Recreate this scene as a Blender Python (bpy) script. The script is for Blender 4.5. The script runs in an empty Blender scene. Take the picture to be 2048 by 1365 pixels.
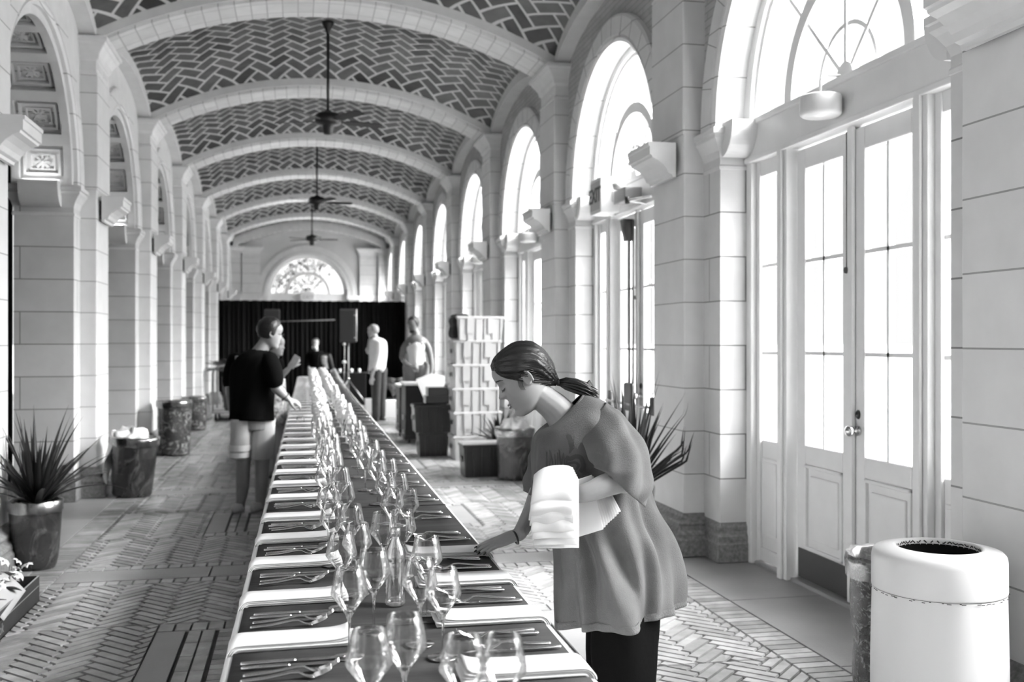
import bpy, math, random
from mathutils import Vector, Matrix, noise
random.seed(7)
PI = math.pi
SC = bpy.context.scene
COL = SC.collection

# ------------------------------------------------------------------ camera, sky, exposure
cam_data = bpy.data.cameras.new('camera')
cam = bpy.data.objects.new('camera', cam_data)
COL.objects.link(cam)
cam.location = (0, 0, 1.5)
YAW = math.radians(11.9)
cam.rotation_euler = (PI / 2, 0, -YAW)
cam_data.lens = 35.68
cam_data.sensor_width = 36
cam_data.clip_start = 0.05
cam_data.clip_end = 400
cam_data.dof.use_dof = True
cam_data.dof.focus_distance = 3.35
cam_data.dof.aperture_fstop = 3.4
SC.camera = cam

world = bpy.data.worlds.new('sky')
SC.world = world
world.use_nodes = True
WN, WL = world.node_tree.nodes, world.node_tree.links
bg = WN['Background']
bg.inputs[0].default_value = (1, 1, 1, 1)
# hazy bright sky, brightest around the veiled sun on the window side
SUN_DIR = Vector((math.cos(math.radians(38)) * math.cos(math.radians(-14)), math.cos(math.radians(38)) * math.sin(math.radians(-14)), math.sin(math.radians(38))))
SKY_BASE, SKY_GLOW, SKY_POW = 1.0, 110.0, 15.0
_tc = WN.new('ShaderNodeTexCoord')
_dp = WN.new('ShaderNodeVectorMath'); _dp.operation = 'DOT_PRODUCT'; _dp.inputs[1].default_value = SUN_DIR
WL.new(_tc.outputs['Generated'], _dp.inputs[0])
_mx = WN.new('ShaderNodeMath'); _mx.operation = 'MAXIMUM'; _mx.inputs[1].default_value = 0
WL.new(_dp.outputs['Value'], _mx.inputs[0])
_pw = WN.new('ShaderNodeMath'); _pw.operation = 'POWER'; _pw.inputs[1].default_value = SKY_POW
WL.new(_mx.outputs[0], _pw.inputs[0])
_ma = WN.new('ShaderNodeMath'); _ma.operation = 'MULTIPLY_ADD'; _ma.inputs[1].default_value = SKY_GLOW; _ma.inputs[2].default_value = SKY_BASE
WL.new(_pw.outputs[0], _ma.inputs[0]); WL.new(_ma.outputs[0], bg.inputs[1])

SC.view_settings.view_transform = 'Standard'
SC.view_settings.look = 'None'
SC.view_settings.gamma = 1
SC.view_settings.use_curve_mapping = False
SC.view_settings.exposure = 0.62
SC.cycles.use_denoising = True
SC.cycles.max_bounces = 14
SC.cycles.diffuse_bounces = 3
SC.cycles.glossy_bounces = 5
SC.cycles.transmission_bounces = 12
SC.cycles.transparent_max_bounces = 48
SC.cycles.caustics_reflective = False
SC.cycles.caustics_refractive = False
SC.cycles.sample_clamp_indirect = 6

# ------------------------------------------------------------------ materials
MATS = {}
def _new(name):
    m = bpy.data.materials.new(name); m.use_nodes = True
    MATS[name] = m
    nt = m.node_tree
    return m, nt, nt.nodes, nt.links, nt.nodes['Principled BSDF']

def mat(name, v, rough=0.6, metal=0.0, noise_amt=0.0, noise_scale=8.0, bump=0.0, bump_scale=60.0, spec=0.5, stretch=None, coat=0.0):
    m, nt, N, L, b = _new(name)
    b.inputs['Base Color'].default_value = (v, v, v, 1)
    b.inputs['Roughness'].default_value = rough
    b.inputs['Metallic'].default_value = metal
    b.inputs['Specular IOR Level'].default_value = spec
    b.inputs['Coat Weight'].default_value = coat
    tc = N.new('ShaderNodeTexCoord')
    mp = N.new('ShaderNodeMapping')
    L.new(tc.outputs['Object'], mp.inputs['Vector'])
    if stretch: mp.inputs['Scale'].default_value = stretch
    if noise_amt > 0:
        n = N.new('ShaderNodeTexNoise'); n.inputs['Scale'].default_value = noise_scale
        n.inputs['Detail'].default_value = 4
        L.new(mp.outputs[0], n.inputs['Vector'])
        r = N.new('ShaderNodeMapRange')
        r.inputs[1].default_value = 0.3; r.inputs[2].default_value = 0.7
        r.inputs[3].default_value = max(0, v * (1 - noise_amt)); r.inputs[4].default_value = min(1, v * (1 + noise_amt))
        L.new(n.outputs[0], r.inputs[0]); L.new(r.outputs[0], b.inputs['Base Color'])
    if bump > 0:
        n2 = N.new('ShaderNodeTexNoise'); n2.inputs['Scale'].default_value = bump_scale
        n2.inputs['Detail'].default_value = 3
        L.new(mp.outputs[0], n2.inputs['Vector'])
        bp = N.new('ShaderNodeBump'); bp.inputs['Strength'].default_value = bump; bp.inputs['Distance'].default_value = 0.01
        L.new(n2.outputs[0], bp.inputs['Height']); L.new(bp.outputs[0], b.inputs['Normal'])
    return m

def brickmat(name, v1, v2, mortar, bw, rh, ms, zoff=0.0, uoff=0.0, plane='uz', rough=0.6, offset=0.5, bump=0.4, fine=0.06):
    m, nt, N, L, b = _new(name)
    geo = N.new('ShaderNodeNewGeometry')
    sp = N.new('ShaderNodeSeparateXYZ'); L.new(geo.outputs['Position'], sp.inputs[0])
    cb = N.new('ShaderNodeCombineXYZ')
    ad = N.new('ShaderNodeMath'); ad.operation = 'ADD'
    if plane == 'uz':
        L.new(sp.outputs[0], ad.inputs[0]); L.new(sp.outputs[1], ad.inputs[1])
        a2 = N.new('ShaderNodeMath'); a2.operation = 'ADD'; a2.inputs[1].default_value = uoff + 100 * bw
        L.new(ad.outputs[0], a2.inputs[0]); L.new(a2.outputs[0], cb.inputs[0])
        a3 = N.new('ShaderNodeMath'); a3.operation = 'ADD'; a3.inputs[1].default_value = zoff
        L.new(sp.outputs[2], a3.inputs[0]); L.new(a3.outputs[0], cb.inputs[1])
    else:
        a2 = N.new('ShaderNodeMath'); a2.operation = 'ADD'; a2.inputs[1].default_value = uoff + 100 * bw
        L.new(sp.outputs[0], a2.inputs[0]); L.new(a2.outputs[0], cb.inputs[0])
        a3 = N.new('ShaderNodeMath'); a3.operation = 'ADD'; a3.inputs[1].default_value = zoff
        L.new(sp.outputs[1], a3.inputs[0]); L.new(a3.outputs[0], cb.inputs[1])
    br = N.new('ShaderNodeTexBrick')
    br.inputs['Color1'].default_value = (v1, v1, v1, 1); br.inputs['Color2'].default_value = (v2, v2, v2, 1)
    br.inputs['Mortar'].default_value = (mortar, mortar, mortar, 1)
    br.inputs['Scale'].default_value = 1; br.inputs['Mortar Size'].default_value = ms
    br.inputs['Mortar Smooth'].default_value = 0.1
    br.inputs['Brick Width'].default_value = bw; br.inputs['Row Height'].default_value = rh
    br.offset = offset
    L.new(cb.outputs[0], br.inputs['Vector'])
    nz = N.new('ShaderNodeTexNoise'); nz.inputs['Scale'].default_value = 5; nz.inputs['Detail'].default_value = 5
    L.new(geo.outputs['Position'], nz.inputs['Vector'])
    mr = N.new('ShaderNodeMapRange'); mr.inputs[1].default_value = .3; mr.inputs[2].default_value = .7
    mr.inputs[3].default_value = 1 - fine; mr.inputs[4].default_value = 1 + fine
    L.new(nz.outputs[0], mr.inputs[0])
    mx = N.new('ShaderNodeMix'); mx.data_type = 'RGBA'; mx.blend_type = 'MULTIPLY'; mx.inputs[0].default_value = 1
    L.new(br.outputs['Color'], mx.inputs[6]); L.new(mr.outputs[0], mx.inputs[7])
    L.new(mx.outputs[2], b.inputs['Base Color'])
    b.inputs['Roughness'].default_value = rough
    bp = N.new('ShaderNodeBump'); bp.inputs['Strength'].default_value = bump; bp.inputs['Distance'].default_value = 0.01
    bp.invert = True
    L.new(br.outputs['Fac'], bp.inputs['Height']); L.new(bp.outputs[0], b.inputs['Normal'])
    return m

def attrmat(name, lo, hi, rough=0.5, fine=0.15, bump=0.3):
    """brick or tile colour taken per brick from a face attribute (0..1)"""
    m, nt, N, L, b = _new(name)
    at = N.new('ShaderNodeAttribute'); at.attribute_name = 'tone'
    mr = N.new('ShaderNodeMapRange'); mr.inputs[3].default_value = lo; mr.inputs[4].default_value = hi
    L.new(at.outputs['Fac'], mr.inputs[0])
    geo = N.new('ShaderNodeNewGeometry')
    nz = N.new('ShaderNodeTexNoise'); nz.inputs['Scale'].default_value = 9; nz.inputs['Detail'].default_value = 5
    L.new(geo.outputs['Position'], nz.inputs['Vector'])
    m2 = N.new('ShaderNodeMapRange'); m2.inputs[1].default_value = .3; m2.inputs[2].default_value = .7
    m2.inputs[3].default_value = 1 - fine; m2.inputs[4].default_value = 1 + fine
    L.new(nz.outputs[0], m2.inputs[0])
    mu = N.new('ShaderNodeMath'); mu.operation = 'MULTIPLY'
    L.new(mr.outputs[0], mu.inputs[0]); L.new(m2.outputs[0], mu.inputs[1]); L.new(mu.outputs[0], b.inputs['Base Color'])
    b.inputs['Roughness'].default_value = rough
    n2 = N.new('ShaderNodeTexNoise'); n2.inputs['Scale'].default_value = 70
    L.new(geo.outputs['Position'], n2.inputs['Vector'])
    bp = N.new('ShaderNodeBump'); bp.inputs['Strength'].default_value = bump; bp.inputs['Distance'].default_value = 0.004
    L.new(n2.outputs[0], bp.inputs['Height']); L.new(bp.outputs[0], b.inputs['Normal'])
    return m

def thin_glass(name, base=0.04, edge=0.9, tint=1.0, rough=0.02, power=0.5):
    m, nt, N, L, b = _new(name)
    N.remove(b)
    out = N['Material Output']
    tr = N.new('ShaderNodeBsdfTransparent'); tr.inputs[0].default_value = (tint, tint, tint, 1)
    gl = N.new('ShaderNodeBsdfGlossy'); gl.inputs['Roughness'].default_value = rough
    gl.inputs[0].default_value = (1, 1, 1, 1)
    lw = N.new('ShaderNodeLayerWeight'); lw.inputs[0].default_value = power
    mr = N.new('ShaderNodeMapRange'); mr.inputs[3].default_value = base; mr.inputs[4].default_value = edge
    L.new(lw.outputs['Fresnel'], mr.inputs[0])
    mx = N.new('ShaderNodeMixShader')
    L.new(mr.outputs[0], mx.inputs[0]); L.new(tr.outputs[0], mx.inputs[1]); L.new(gl.outputs[0], mx.inputs[2])
    L.new(mx.outputs[0], out.inputs[0])
    return m

def wrap_mat(name, dark, light, scale=14, stretch=(1, 1, 0.35), lo=0.52, hi=0.62):
    """dark pot or bin under crinkled clear film: glossy, crease glints painted into the colour"""
    m, nt, N, L, b = _new(name)
    tc = N.new('ShaderNodeTexCoord'); mp = N.new('ShaderNodeMapping'); mp.inputs['Scale'].default_value = stretch
    L.new(tc.outputs['Object'], mp.inputs[0])
    n = N.new('ShaderNodeTexNoise'); n.inputs['Scale'].default_value = scale; n.inputs['Detail'].default_value = 8
    n.inputs['Roughness'].default_value = 0.65; n.inputs['Distortion'].default_value = 1.6
    L.new(mp.outputs[0], n.inputs[0])
    mr = N.new('ShaderNodeMapRange'); mr.inputs[1].default_value = lo; mr.inputs[2].default_value = hi
    mr.inputs[3].default_value = dark; mr.inputs[4].default_value = light  # pale end of the noise is painted glint on the film
    L.new(n.outputs[0], mr.inputs[0]); L.new(mr.outputs[0], b.inputs['Base Color'])
    b.inputs['Roughness'].default_value = 0.22
    b.inputs['Coat Weight'].default_value = 0.6
    b.inputs['Coat Roughness'].default_value = 0.08
    bp = N.new('ShaderNodeBump'); bp.inputs['Strength'].default_value = 0.9; bp.inputs['Distance'].default_value = 0.03
    L.new(n.outputs[0], bp.inputs['Height']); L.new(bp.outputs[0], b.inputs['Normal'])
    return m

def emit(name, v):
    m, nt, N, L, b = _new(name)
    b.inputs['Base Color'].default_value = (1, 1, 1, 1)
    b.inputs['Emission Color'].default_value = (1, 1, 1, 1); b.inputs['Emission Strength'].default_value = v
    return m

M_ash = brickmat('cream_stone_ashlar', 0.74, 0.64, 0.20, 1.22, 0.3015, 0.0045, zoff=-0.264 + 30.15, uoff=0.35, rough=0.45, fine=0.05)
M_trim = brickmat('cream_stone_trim', 0.82, 0.78, 0.34, 50.0, 0.3015, 0.004, zoff=-0.264 + 30.15, rough=0.45, offset=0.0, fine=0.04)
M_brick = brickmat('roman_brick', 0.50, 0.42, 0.30, 0.30, 0.052, 0.004, zoff=20.8, rough=0.7, fine=0.08)
M_stone = mat('moulded_stone', 0.80, 0.45, noise_amt=0.05, noise_scale=6)
M_granite = mat('granite', 0.20, 0.5, noise_amt=0.35, noise_scale=40, bump=0.15)
M_plaster = mat('end_wall_plaster', 0.66, 0.7, noise_amt=0.04, noise_scale=3)
M_paint = mat('white_gloss_paint', 0.86, 0.35, noise_amt=0.03, noise_scale=5)
M_ribtile = brickmat('white_glazed_rib_tile', 0.86, 0.74, 0.5, 0.155, 0.30, 0.006, zoff=30.0, plane='xy', offset=0.0, rough=0.3)
M_mortar = mat('vault_mortar', 0.72, 0.8, noise_amt=0.06, noise_scale=5)
M_vtile = attrmat('vault_herringbone_tile', 0.035, 0.135, rough=0.35, fine=0.18)
M_fbrick = attrmat('floor_paver', 0.24, 0.42, rough=0.27, fine=0.2)
M_fjoint = mat('floor_joint', 0.05, 0.9, noise_amt=0.3, noise_scale=12)
M_joint = mat('voussoir_joint', 0.30, 0.9)
M_fstone = mat('bluestone', 0.28, 0.36, noise_amt=0.12, noise_scale=2.5, bump=0.1)
M_pane = thin_glass('window_glass', base=0.02, edge=0.35)
M_black = mat('black_metal', 0.012, 0.35)
M_brass = mat('brushed_metal', 0.55, 0.25, metal=1.0)
M_kick = mat('metal_kick_plate', 0.08, 0.4, metal=0.6)
M_drape = mat('black_drape', 0.010, 0.95, spec=0.1)
M_lens = mat('frosted_lens', 0.75, 0.3)

# ------------------------------------------------------------------ mesh builder
class MB:
    def __init__(self): self.v = []; self.f = []; self.mi = []; self.tone = []; self.sm = []
    def face(self, idx, mi=0, tone=0.5, smooth=False):
        self.f.append(tuple(idx)); self.mi.append(mi); self.tone.append(tone); self.sm.append(smooth)
    def poly(self, pts, mi=0, tone=0.5):
        n = len(self.v); self.v += [tuple(p) for p in pts]; self.face(range(n, n + len(pts)), mi, tone)
    def box(self, x0, x1, y0, y1, z0, z1, mi=0, tone=0.5, skip=()):
        n = len(self.v)
        self.v += [(x0, y0, z0), (x1, y0, z0), (x1, y1, z0), (x0, y1, z0), (x0, y0, z1), (x1, y0, z1), (x1, y1, z1), (x0, y1, z1)]
        for k, q in enumerate(((0, 3, 2, 1), (4, 5, 6, 7), (0, 1, 5, 4), (1, 2, 6, 5), (2, 3, 7, 6), (3, 0, 4, 7))):
            if k not in skip: self.face([n + i for i in q], mi, tone)
    def obox(self, c, ax, ay, az, mi=0):
        """box from centre and three half-axis vectors"""
        c, ax, ay, az = map(Vector, (c, ax, ay, az)); n = len(self.v)
        for sz in (-1, 1):
            for sx, sy in ((-1, -1), (1, -1), (1, 1), (-1, 1)):
                self.v.append(tuple(c + ax * sx + ay * sy + az * sz))
        for q in ((0, 3, 2, 1), (4, 5, 6, 7), (0, 1, 5, 4), (1, 2, 6, 5), (2, 3, 7, 6), (3, 0, 4, 7)):
            self.face([n + i for i in q], mi)
    def rings(self, rings, mi=0, closed=True, caps=True, smooth=True, loop=False):
        n0 = len(self.v); m = len(rings[0])
        for r in rings: self.v += [tuple(p) for p in r]
        R = len(rings)
        for i in range(R if loop else R - 1):
            a = n0 + i * m; b = n0 + ((i + 1) % R) * m
            for j in range(m if closed else m - 1):
                k = (j + 1) % m
                self.face((a + j, a + k, b + k, b + j), mi, 0.5, smooth)
        if caps and not loop and closed:
            self.face([n0 + j for j in reversed(range(m))], mi)
            self.face([n0 + (R - 1) * m + j for j in range(m)], mi)
    def lathe(self, prof, c=(0, 0, 0), seg=32, mi=0, smooth=True, caps=False):
        self.rings([[(c[0] + r * math.cos(2 * PI * k / seg), c[1] + r * math.sin(2 * PI * k / seg), c[2] + z) for k in range(seg)] for r, z in prof], mi, True, caps, smooth)
    def tube(self, pts, rad, seg=10, mi=0, caps=True, smooth=True):
        pts = [Vector(p) for p in pts]; n = len(pts)
        if not hasattr(rad, '__len__'): rad = [rad] * n
        up = Vector((0, 0, 1)); rings = []; pa = None
        for i, p in enumerate(pts):
            t = (pts[min(i + 1, n - 1)] - pts[max(i - 1, 0)]).normalized()
            if pa is None:
                a = t.cross(up)
                if a.length < 0.1: a = t.cross(Vector((1, 0, 0)))
            else:
                a = pa - t * pa.dot(t)
            a.normalize(); pa = a; b = t.cross(a)
            rings.append([p + (a * math.cos(2 * PI * k / seg) + b * math.sin(2 * PI * k / seg)) * rad[i] for k in range(seg)])
        self.rings(rings, mi, True, caps, smooth)
    def mould(self, x0, x1, y0, y1, prof, mi=0):
        """rectangular plan with a stacked profile of (outset, z)"""
        self.rings([[(x0 - o, y0 - o, z), (x1 + o, y0 - o, z), (x1 + o, y1 + o, z), (x0 - o, y1 + o, z)] for o, z in prof], mi, True, True, False)
    def prism(self, outline, a, b, axis='y', mi=0):
        """outline of 2D points extruded from a to b along an axis"""
        def P(u, w, t):
            return (u, t, w) if axis == 'y' else ((t, u, w) if axis == 'x' else (u, w, t))
        self.rings([[P(u, w, a) for u, w in outline], [P(u, w, b) for u, w in outline]], mi, True, True, False)
    def build(self, name, mats, parent=None, recalc=True, loc=None):
        me = bpy.data.meshes.new(name)
        me.from_pydata(self.v, [], self.f)
        if not isinstance(mats, (list, tuple)): mats = [mats]
        for m in mats: me.materials.append(m)
        me.polygons.foreach_set('material_index', self.mi)
        me.polygons.foreach_set('use_smooth', self.sm)
        at = me.attributes.new('tone', 'FLOAT', 'FACE'); at.data.foreach_set('value', self.tone)
        me.update()
        if recalc:
            import bmesh
            bm = bmesh.new(); bm.from_mesh(me); bmesh.ops.recalc_face_normals(bm, faces=bm.faces); bm.to_mesh(me); bm.free()
        o = bpy.data.objects.new(name, me); COL.objects.link(o)
        if parent: o.parent = parent
        if loc: o.location = loc
        return o

def empty(name, loc=(0, 0, 0), rz=0.0, parent=None):
    o = bpy.data.objects.new(name, None); COL.objects.link(o); o.location = loc; o.rotation_euler = (0, 0, rz)
    if parent: o.parent = parent
    return o
def tag(o, label, cat, group=None, kind=None):
    o['label'] = label; o['category'] = cat
    if group: o['group'] = group
    if kind: o['kind'] = kind
    return o
def struct(o, label=None, cat=None):
    o['kind'] = 'structure'
    if label: o['label'] = label; o['category'] = cat
    return o
def bevel(o, w=0.004, seg=2):
    m = o.modifiers.new('bevel', 'BEVEL'); m.width = w; m.segments = seg; m.limit_method = 'ANGLE'; m.angle_limit = 0.7
    return o
def copy_tree(o, parent=None):
    c = o.copy(); COL.objects.link(c); c.parent = parent
    for ch in list(o.children): copy_tree(ch, c)
    return c

# ------------------------------------------------------------------ hall layout (metres)
CX = 0.375; PITCH = 3.66
S_WALL = 2.42; S_PIL = 2.27
OC = [5.19 + PITCH * k for k in range(-2, 8)]        # arch centres
PC = [7.02 + PITCH * k for k in range(-3, 7)]        # pilaster centres
Y0, Y1 = -3.96, 32.3
RO = 1.24; ZS = 2.94                                  # arch radius and springing
Z_TOP = 5.6
R_V = (2.27 ** 2 + .57 ** 2) / (2 * .57)
def a_of(s): return R_V - math.sqrt(max(R_V * R_V - s * s, 0.01))
def zv(s, y, yc):
    t = min(abs(y - yc) / 1.56, 1.0)
    return 5.02 + .36 * max(1 - t * t, 0) ** 0.62 - a_of(s)
def nearest(y): return min(OC, key=lambda c: abs(c - y))

# ---------- floor
def clip(poly, x0, x1, y0, y1):
    for ax, lim, sg in ((0, x0, 1), (0, x1, -1), (1, y0, 1), (1, y1, -1)):
        out = []
        for i in range(len(poly)):
            p, q = poly[i], poly[(i + 1) % len(poly)]
            dp, dq = (p[ax] - lim) * sg, (q[ax] - lim) * sg
            if dp >= 0: out.append(p)
            if dp * dq < 0:
                t = dp / (dp - dq); out.append((p[0] + (q[0] - p[0]) * t, p[1] + (q[1] - p[1]) * t))
        poly = out
        if len(poly) < 3: return None
    return poly
def area(p): return abs(sum(p[i][0] * p[(i + 1) % len(p)][1] - p[(i + 1) % len(p)][0] * p[i][1] for i in range(len(p)))) / 2

def herring(n, w, gap, ang, x0, x1, y0, y1, holes=()):
    """yield clipped herringbone bricks n*w by w, turned by ang"""
    cx, cy = (x0 + x1) / 2, (y0 + y1) / 2
    ca, sa = math.cos(ang), math.sin(ang)
    R = int(math.hypot(x1 - x0, y1 - y0) / 2 / w) + n + 2
    g = gap / 2
    def emitb(a0, b0, a1, b1):
        q = [(a0 * w + g, b0 * w + g), (a1 * w - g, b0 * w + g), (a1 * w - g, b1 * w - g), (a0 * w + g, b1 * w - g)]
        q = [(cx + u * ca - v * sa, cy + u * sa + v * ca) for u, v in q]
        return q
    for j in range(-R, R):
        k0 = int((-R - j) / (2 * n)) - 1
        for k in range(k0, k0 + int(2 * R / (2 * n)) + 3):
            for q in (emitb(j + 2 * n * k, j, j + 2 * n * k + n, j + 1), ):
                yield q
    for c in range(-R, R):
        k0 = int((-R - c) / (2 * n)) - 1
        for k in range(k0, k0 + int(2 * R / (2 * n)) + 3):
            yb = c + 1 + 2 * n * k
            yield emitb(c, yb, c + 1, yb + n)

fl = MB()
def paver(q, h=0.0, mi=1, tone=None):
    tone = random.random() if tone is None else tone
    n = len(fl.v); m = len(q); c = [sum(p[0] for p in q) / m, sum(p[1] for p in q) / m]
    b = 0.004
    top = []
    for p in q:
        d = math.hypot(p[0] - c[0], p[1] - c[1]) or 1
        top.append((p[0] + (c[0] - p[0]) / d * b, p[1] + (c[1] - p[1]) / d * b))
    fl.v += [(p[0], p[1], -0.012) for p in q] + [(p[0], p[1], h) for p in top]
    fl.face([n + m + i for i in range(m)], mi, tone)
    for i in range(m):
        k = (i + 1) % m; fl.face((n + i, n + k, n + m + k, n + m + i), mi, tone)
def row(x0, x1, y0, y1, nx, ny, mi=1, gap=0.008):
    dx, dy = (x1 - x0) / nx, (y1 - y0) / ny
    for i in range(nx):
        for j in range(ny):
            a, b = x0 + i * dx + gap / 2, y0 + j * dy + gap / 2
            paver([(a, b), (a + dx - gap, b), (a + dx - gap, b + dy - gap), (a, b + dy - gap)], 0, mi)
FX0, FX1 = CX - 1.865, CX + 1.865
fl.box(CX - 3.4, CX + 2.75, Y0 - .2, Y1 + .2, -0.10, -0.010, mi=0)
# stone margins along both walls
for x0, x1 in ((CX - 3.3, CX - 2.065), (CX + 2.065, CX + 2.75)):
    row(x0, x1, 0.6, Y1, 1, 26, mi=2, gap=0.006)
# soldier courses beside the margins
row(CX - 2.065, FX0, 2.0, 31.0, 1, 410)
row(FX1, CX + 2.065, 0.6, 31.0, 1, 430)
bands = [6.87 + PITCH * k for k in range(-2, 8)]
for yb in bands:
    if yb > 31.5 or yb < 0: continue
    row(FX0, FX1, yb - .15, yb + .15, 4, 1, mi=2, gap=0.005)
    row(FX0, FX1, yb - .27, yb - .155, 46, 1)
    row(FX0, FX1, yb + .155, yb + .27, 46, 1)
for yb in bands[:-1]:
    ya, ye = yb + .27, yb + PITCH - .27
    if ye < 0.6: continue
    if ye > 31: break
    ym = (ya + ye) / 2
    px0, px1, py0, py1 = CX - 1.09, CX + 1.09, ym - .60, ym + .60
    # framed centre panel
    row(px0, px1, py1 - .15, py1, 26, 1); row(px0, px1, py0, py0 + .15, 26, 1)
    for a, b in ((px0, px0 + .15), (px1 - .15, px1)):
        row(a, b, py0 + .15, py1 - .15, 1, 1, mi=2)
    row(px0 + .16, px0 + .30, py0 + .15, py1 - .15, 2, 4); row(px1 - .30, px1 - .16, py0 + .15, py1 - .15, 2, 4)
    row(px0 + .31, px1 - .31, py0 + .15, py1 - .15, 9, 12)
    near = ya < 14
    for reg in ((FX0, FX1, ya, py0), (FX0, FX1, py1, ye), (FX0, px0, py0, py1), (px1, FX1, py0, py1)):
        for q in herring(4, 0.062, 0.013, PI / 4, *reg):
            c = clip(q, reg[0] + .004, reg[1] - .004, reg[2] + .004, reg[3] - .004)
            if c and area(c) > 0.0006: paver(c)
floor = fl.build('floor', [M_fjoint, M_fbrick, M_fstone])
struct(floor, 'brick herringbone floor with bluestone bands and margins', 'floor')

# ---------- vaulted ceiling
ce = MB()
for yc in OC:
    if yc > Y1: continue
    ys = [yc + 1.56 * math.sin(PI / 2 * k / 14) for k in range(-14, 15)]
    ss = [-2.5 + 5.0 * k / 24 for k in range(25)]
    n = len(ce.v)
    for y in ys:
        for s in ss: ce.v.append((CX + s, y, zv(s, y, yc)))
    for i in range(len(ys) - 1):
        for j in range(len(ss) - 1):
            a = n + i * 25 + j; ce.face((a, a + 1, a + 26, a + 25), 0, .5, True)
    reg = (-2.40, 2.40, yc - 1.56, yc + 1.56)
    w = 0.158
    ycuts = ys
    for q in herring(2, w, 0.030, PI / 4, *reg):
        c = clip(q, *reg)
        if c and area(c) > 0.0012:
            # follow the curve: split a tile once across its middle
            tone = random.random() ** 0.9
            for k in range(len(ycuts) - 1):
                d = clip(c, -9, 9, ycuts[k], ycuts[k + 1])
                if d and area(d) > 1e-6:
                    ce.poly([(CX + s, y, zv(s, y, yc) - 0.006) for s, y in d], 1, tone)
# transverse ribs
for yp in PC + [Y1 - .1]:
    hw = 0.28
    rr = []
    for k in range(41):
        s = -2.30 + 4.60 * k / 40
        z = 4.94 - a_of(s)
        rr.append([(CX + s, yp - hw, z), (CX + s, yp - hw, z + .35), (CX + s, yp + hw, z + .35), (CX + s, yp + hw, z)])
    ce.rings(rr, 2, True, True, False)
    for sg in (-1, 1):            # thin moulded fillet along each rib edge
        ry = yp + sg * (hw + .012)
        rr = []
        for k in range(41):
            s = -2.30 + 4.60 * k / 40
            z = 4.975 - a_of(s)
            rr.append([(CX + s, ry - .02, z), (CX + s, ry - .02, z + .2), (CX + s, ry + .02, z + .2), (CX + s, ry + .02, z)])
        ce.rings(rr, 3, True, True, False)
# wall ribs under the vault edge
for side in (1, -1):
    for yc in OC:
        if yc > Y1: continue
        rr = []
        for k in range(33):
            y = yc + 1.56 * math.sin(PI / 2 * (k - 16) / 16)
            z = zv(2.36, y, yc)
            x0, x1 = CX + side * 2.27, CX + side * 2.46
            rr.append([(x0, y, z - .075), (x0, y, z + .06), (x1, y, z + .06), (x1, y, z - .075)])
        ce.rings(rr, 3, True, True, False)
ceil = ce.build('ceiling', [M_mortar, M_vtile, M_ribtile, M_stone], recalc=False)
struct(ceil, 'dark herringbone tiled vault with white tiled ribs', 'ceiling')

# ---------- side walls
def side_wall(side, depth, name, upper):
    X = lambda s: CX + side * s
    w = MB()
    sW = S_WALL; sB = S_WALL + depth
    for yc in OC:
        if yc > Y1: continue
        ya, yb = yc - PITCH / 2, yc + PITCH / 2
        for y0, y1 in ((ya, yc - RO), (yc + RO, yb)):
            w.poly([(X(sW), y0, 0), (X(sW), y1, 0), (X(sW), y1, ZS), (X(sW), y0, ZS)], 0)
            w.poly([(X(sW), y0, ZS), (X(sW), y1, ZS), (X(sW), y1, Z_TOP), (X(sW), y0, Z_TOP)], 1)
        for yj in (yc - RO, yc + RO):      # jambs
            w.poly([(X(sW), yj, 0), (X(sB), yj, 0), (X(sB), yj, ZS), (X(sW), yj, ZS)], 0)
        N = 32
        for k in range(N):
            t0, t1 = PI * k / N, PI * (k + 1) / N
            p0 = (yc - RO * math.cos(t0), ZS + RO * math.sin(t0)); p1 = (yc - RO * math.cos(t1), ZS + RO * math.sin(t1))
            w.poly([(X(sW), p0[0], p0[1]), (X(sW), p1[0], p1[1]), (X(sW), p1[0], Z_TOP), (X(sW), p0[0], Z_TOP)], 1)
            w.poly([(X(sW), p0[0], p0[1]), (X(sB), p0[0], p0[1]), (X(sB), p1[0], p1[1]), (X(sW), p1[0], p1[1])], 2)
            w.poly([(X(sB), p0[0], p0[1]), (X(sB), p1[0], p1[1]), (X(sB), p1[0], Z_TOP), (X(sB), p0[0], Z_TOP)], 3)
        for y0, y1 in ((ya, yc - RO), (yc + RO, yb)):   # outer face
            w.poly([(X(sB), y0, 0), (X(sB), y1, 0), (X(sB), y1, Z_TOP), (X(sB), y0, Z_TOP)], 3)
    o = w.build(name, [M_ash, upper, M_trim, M_plaster], recalc=False)
    return o
struct(side_wall(1, 0.36, 'wall_right', M_brick), 'cream stone arcade wall on the window side', 'wall')
struct(side_wall(-1, 0.52, 'wall_left', M_stone), 'cream stone arcade wall on the side away from the windows', 'wall')

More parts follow.
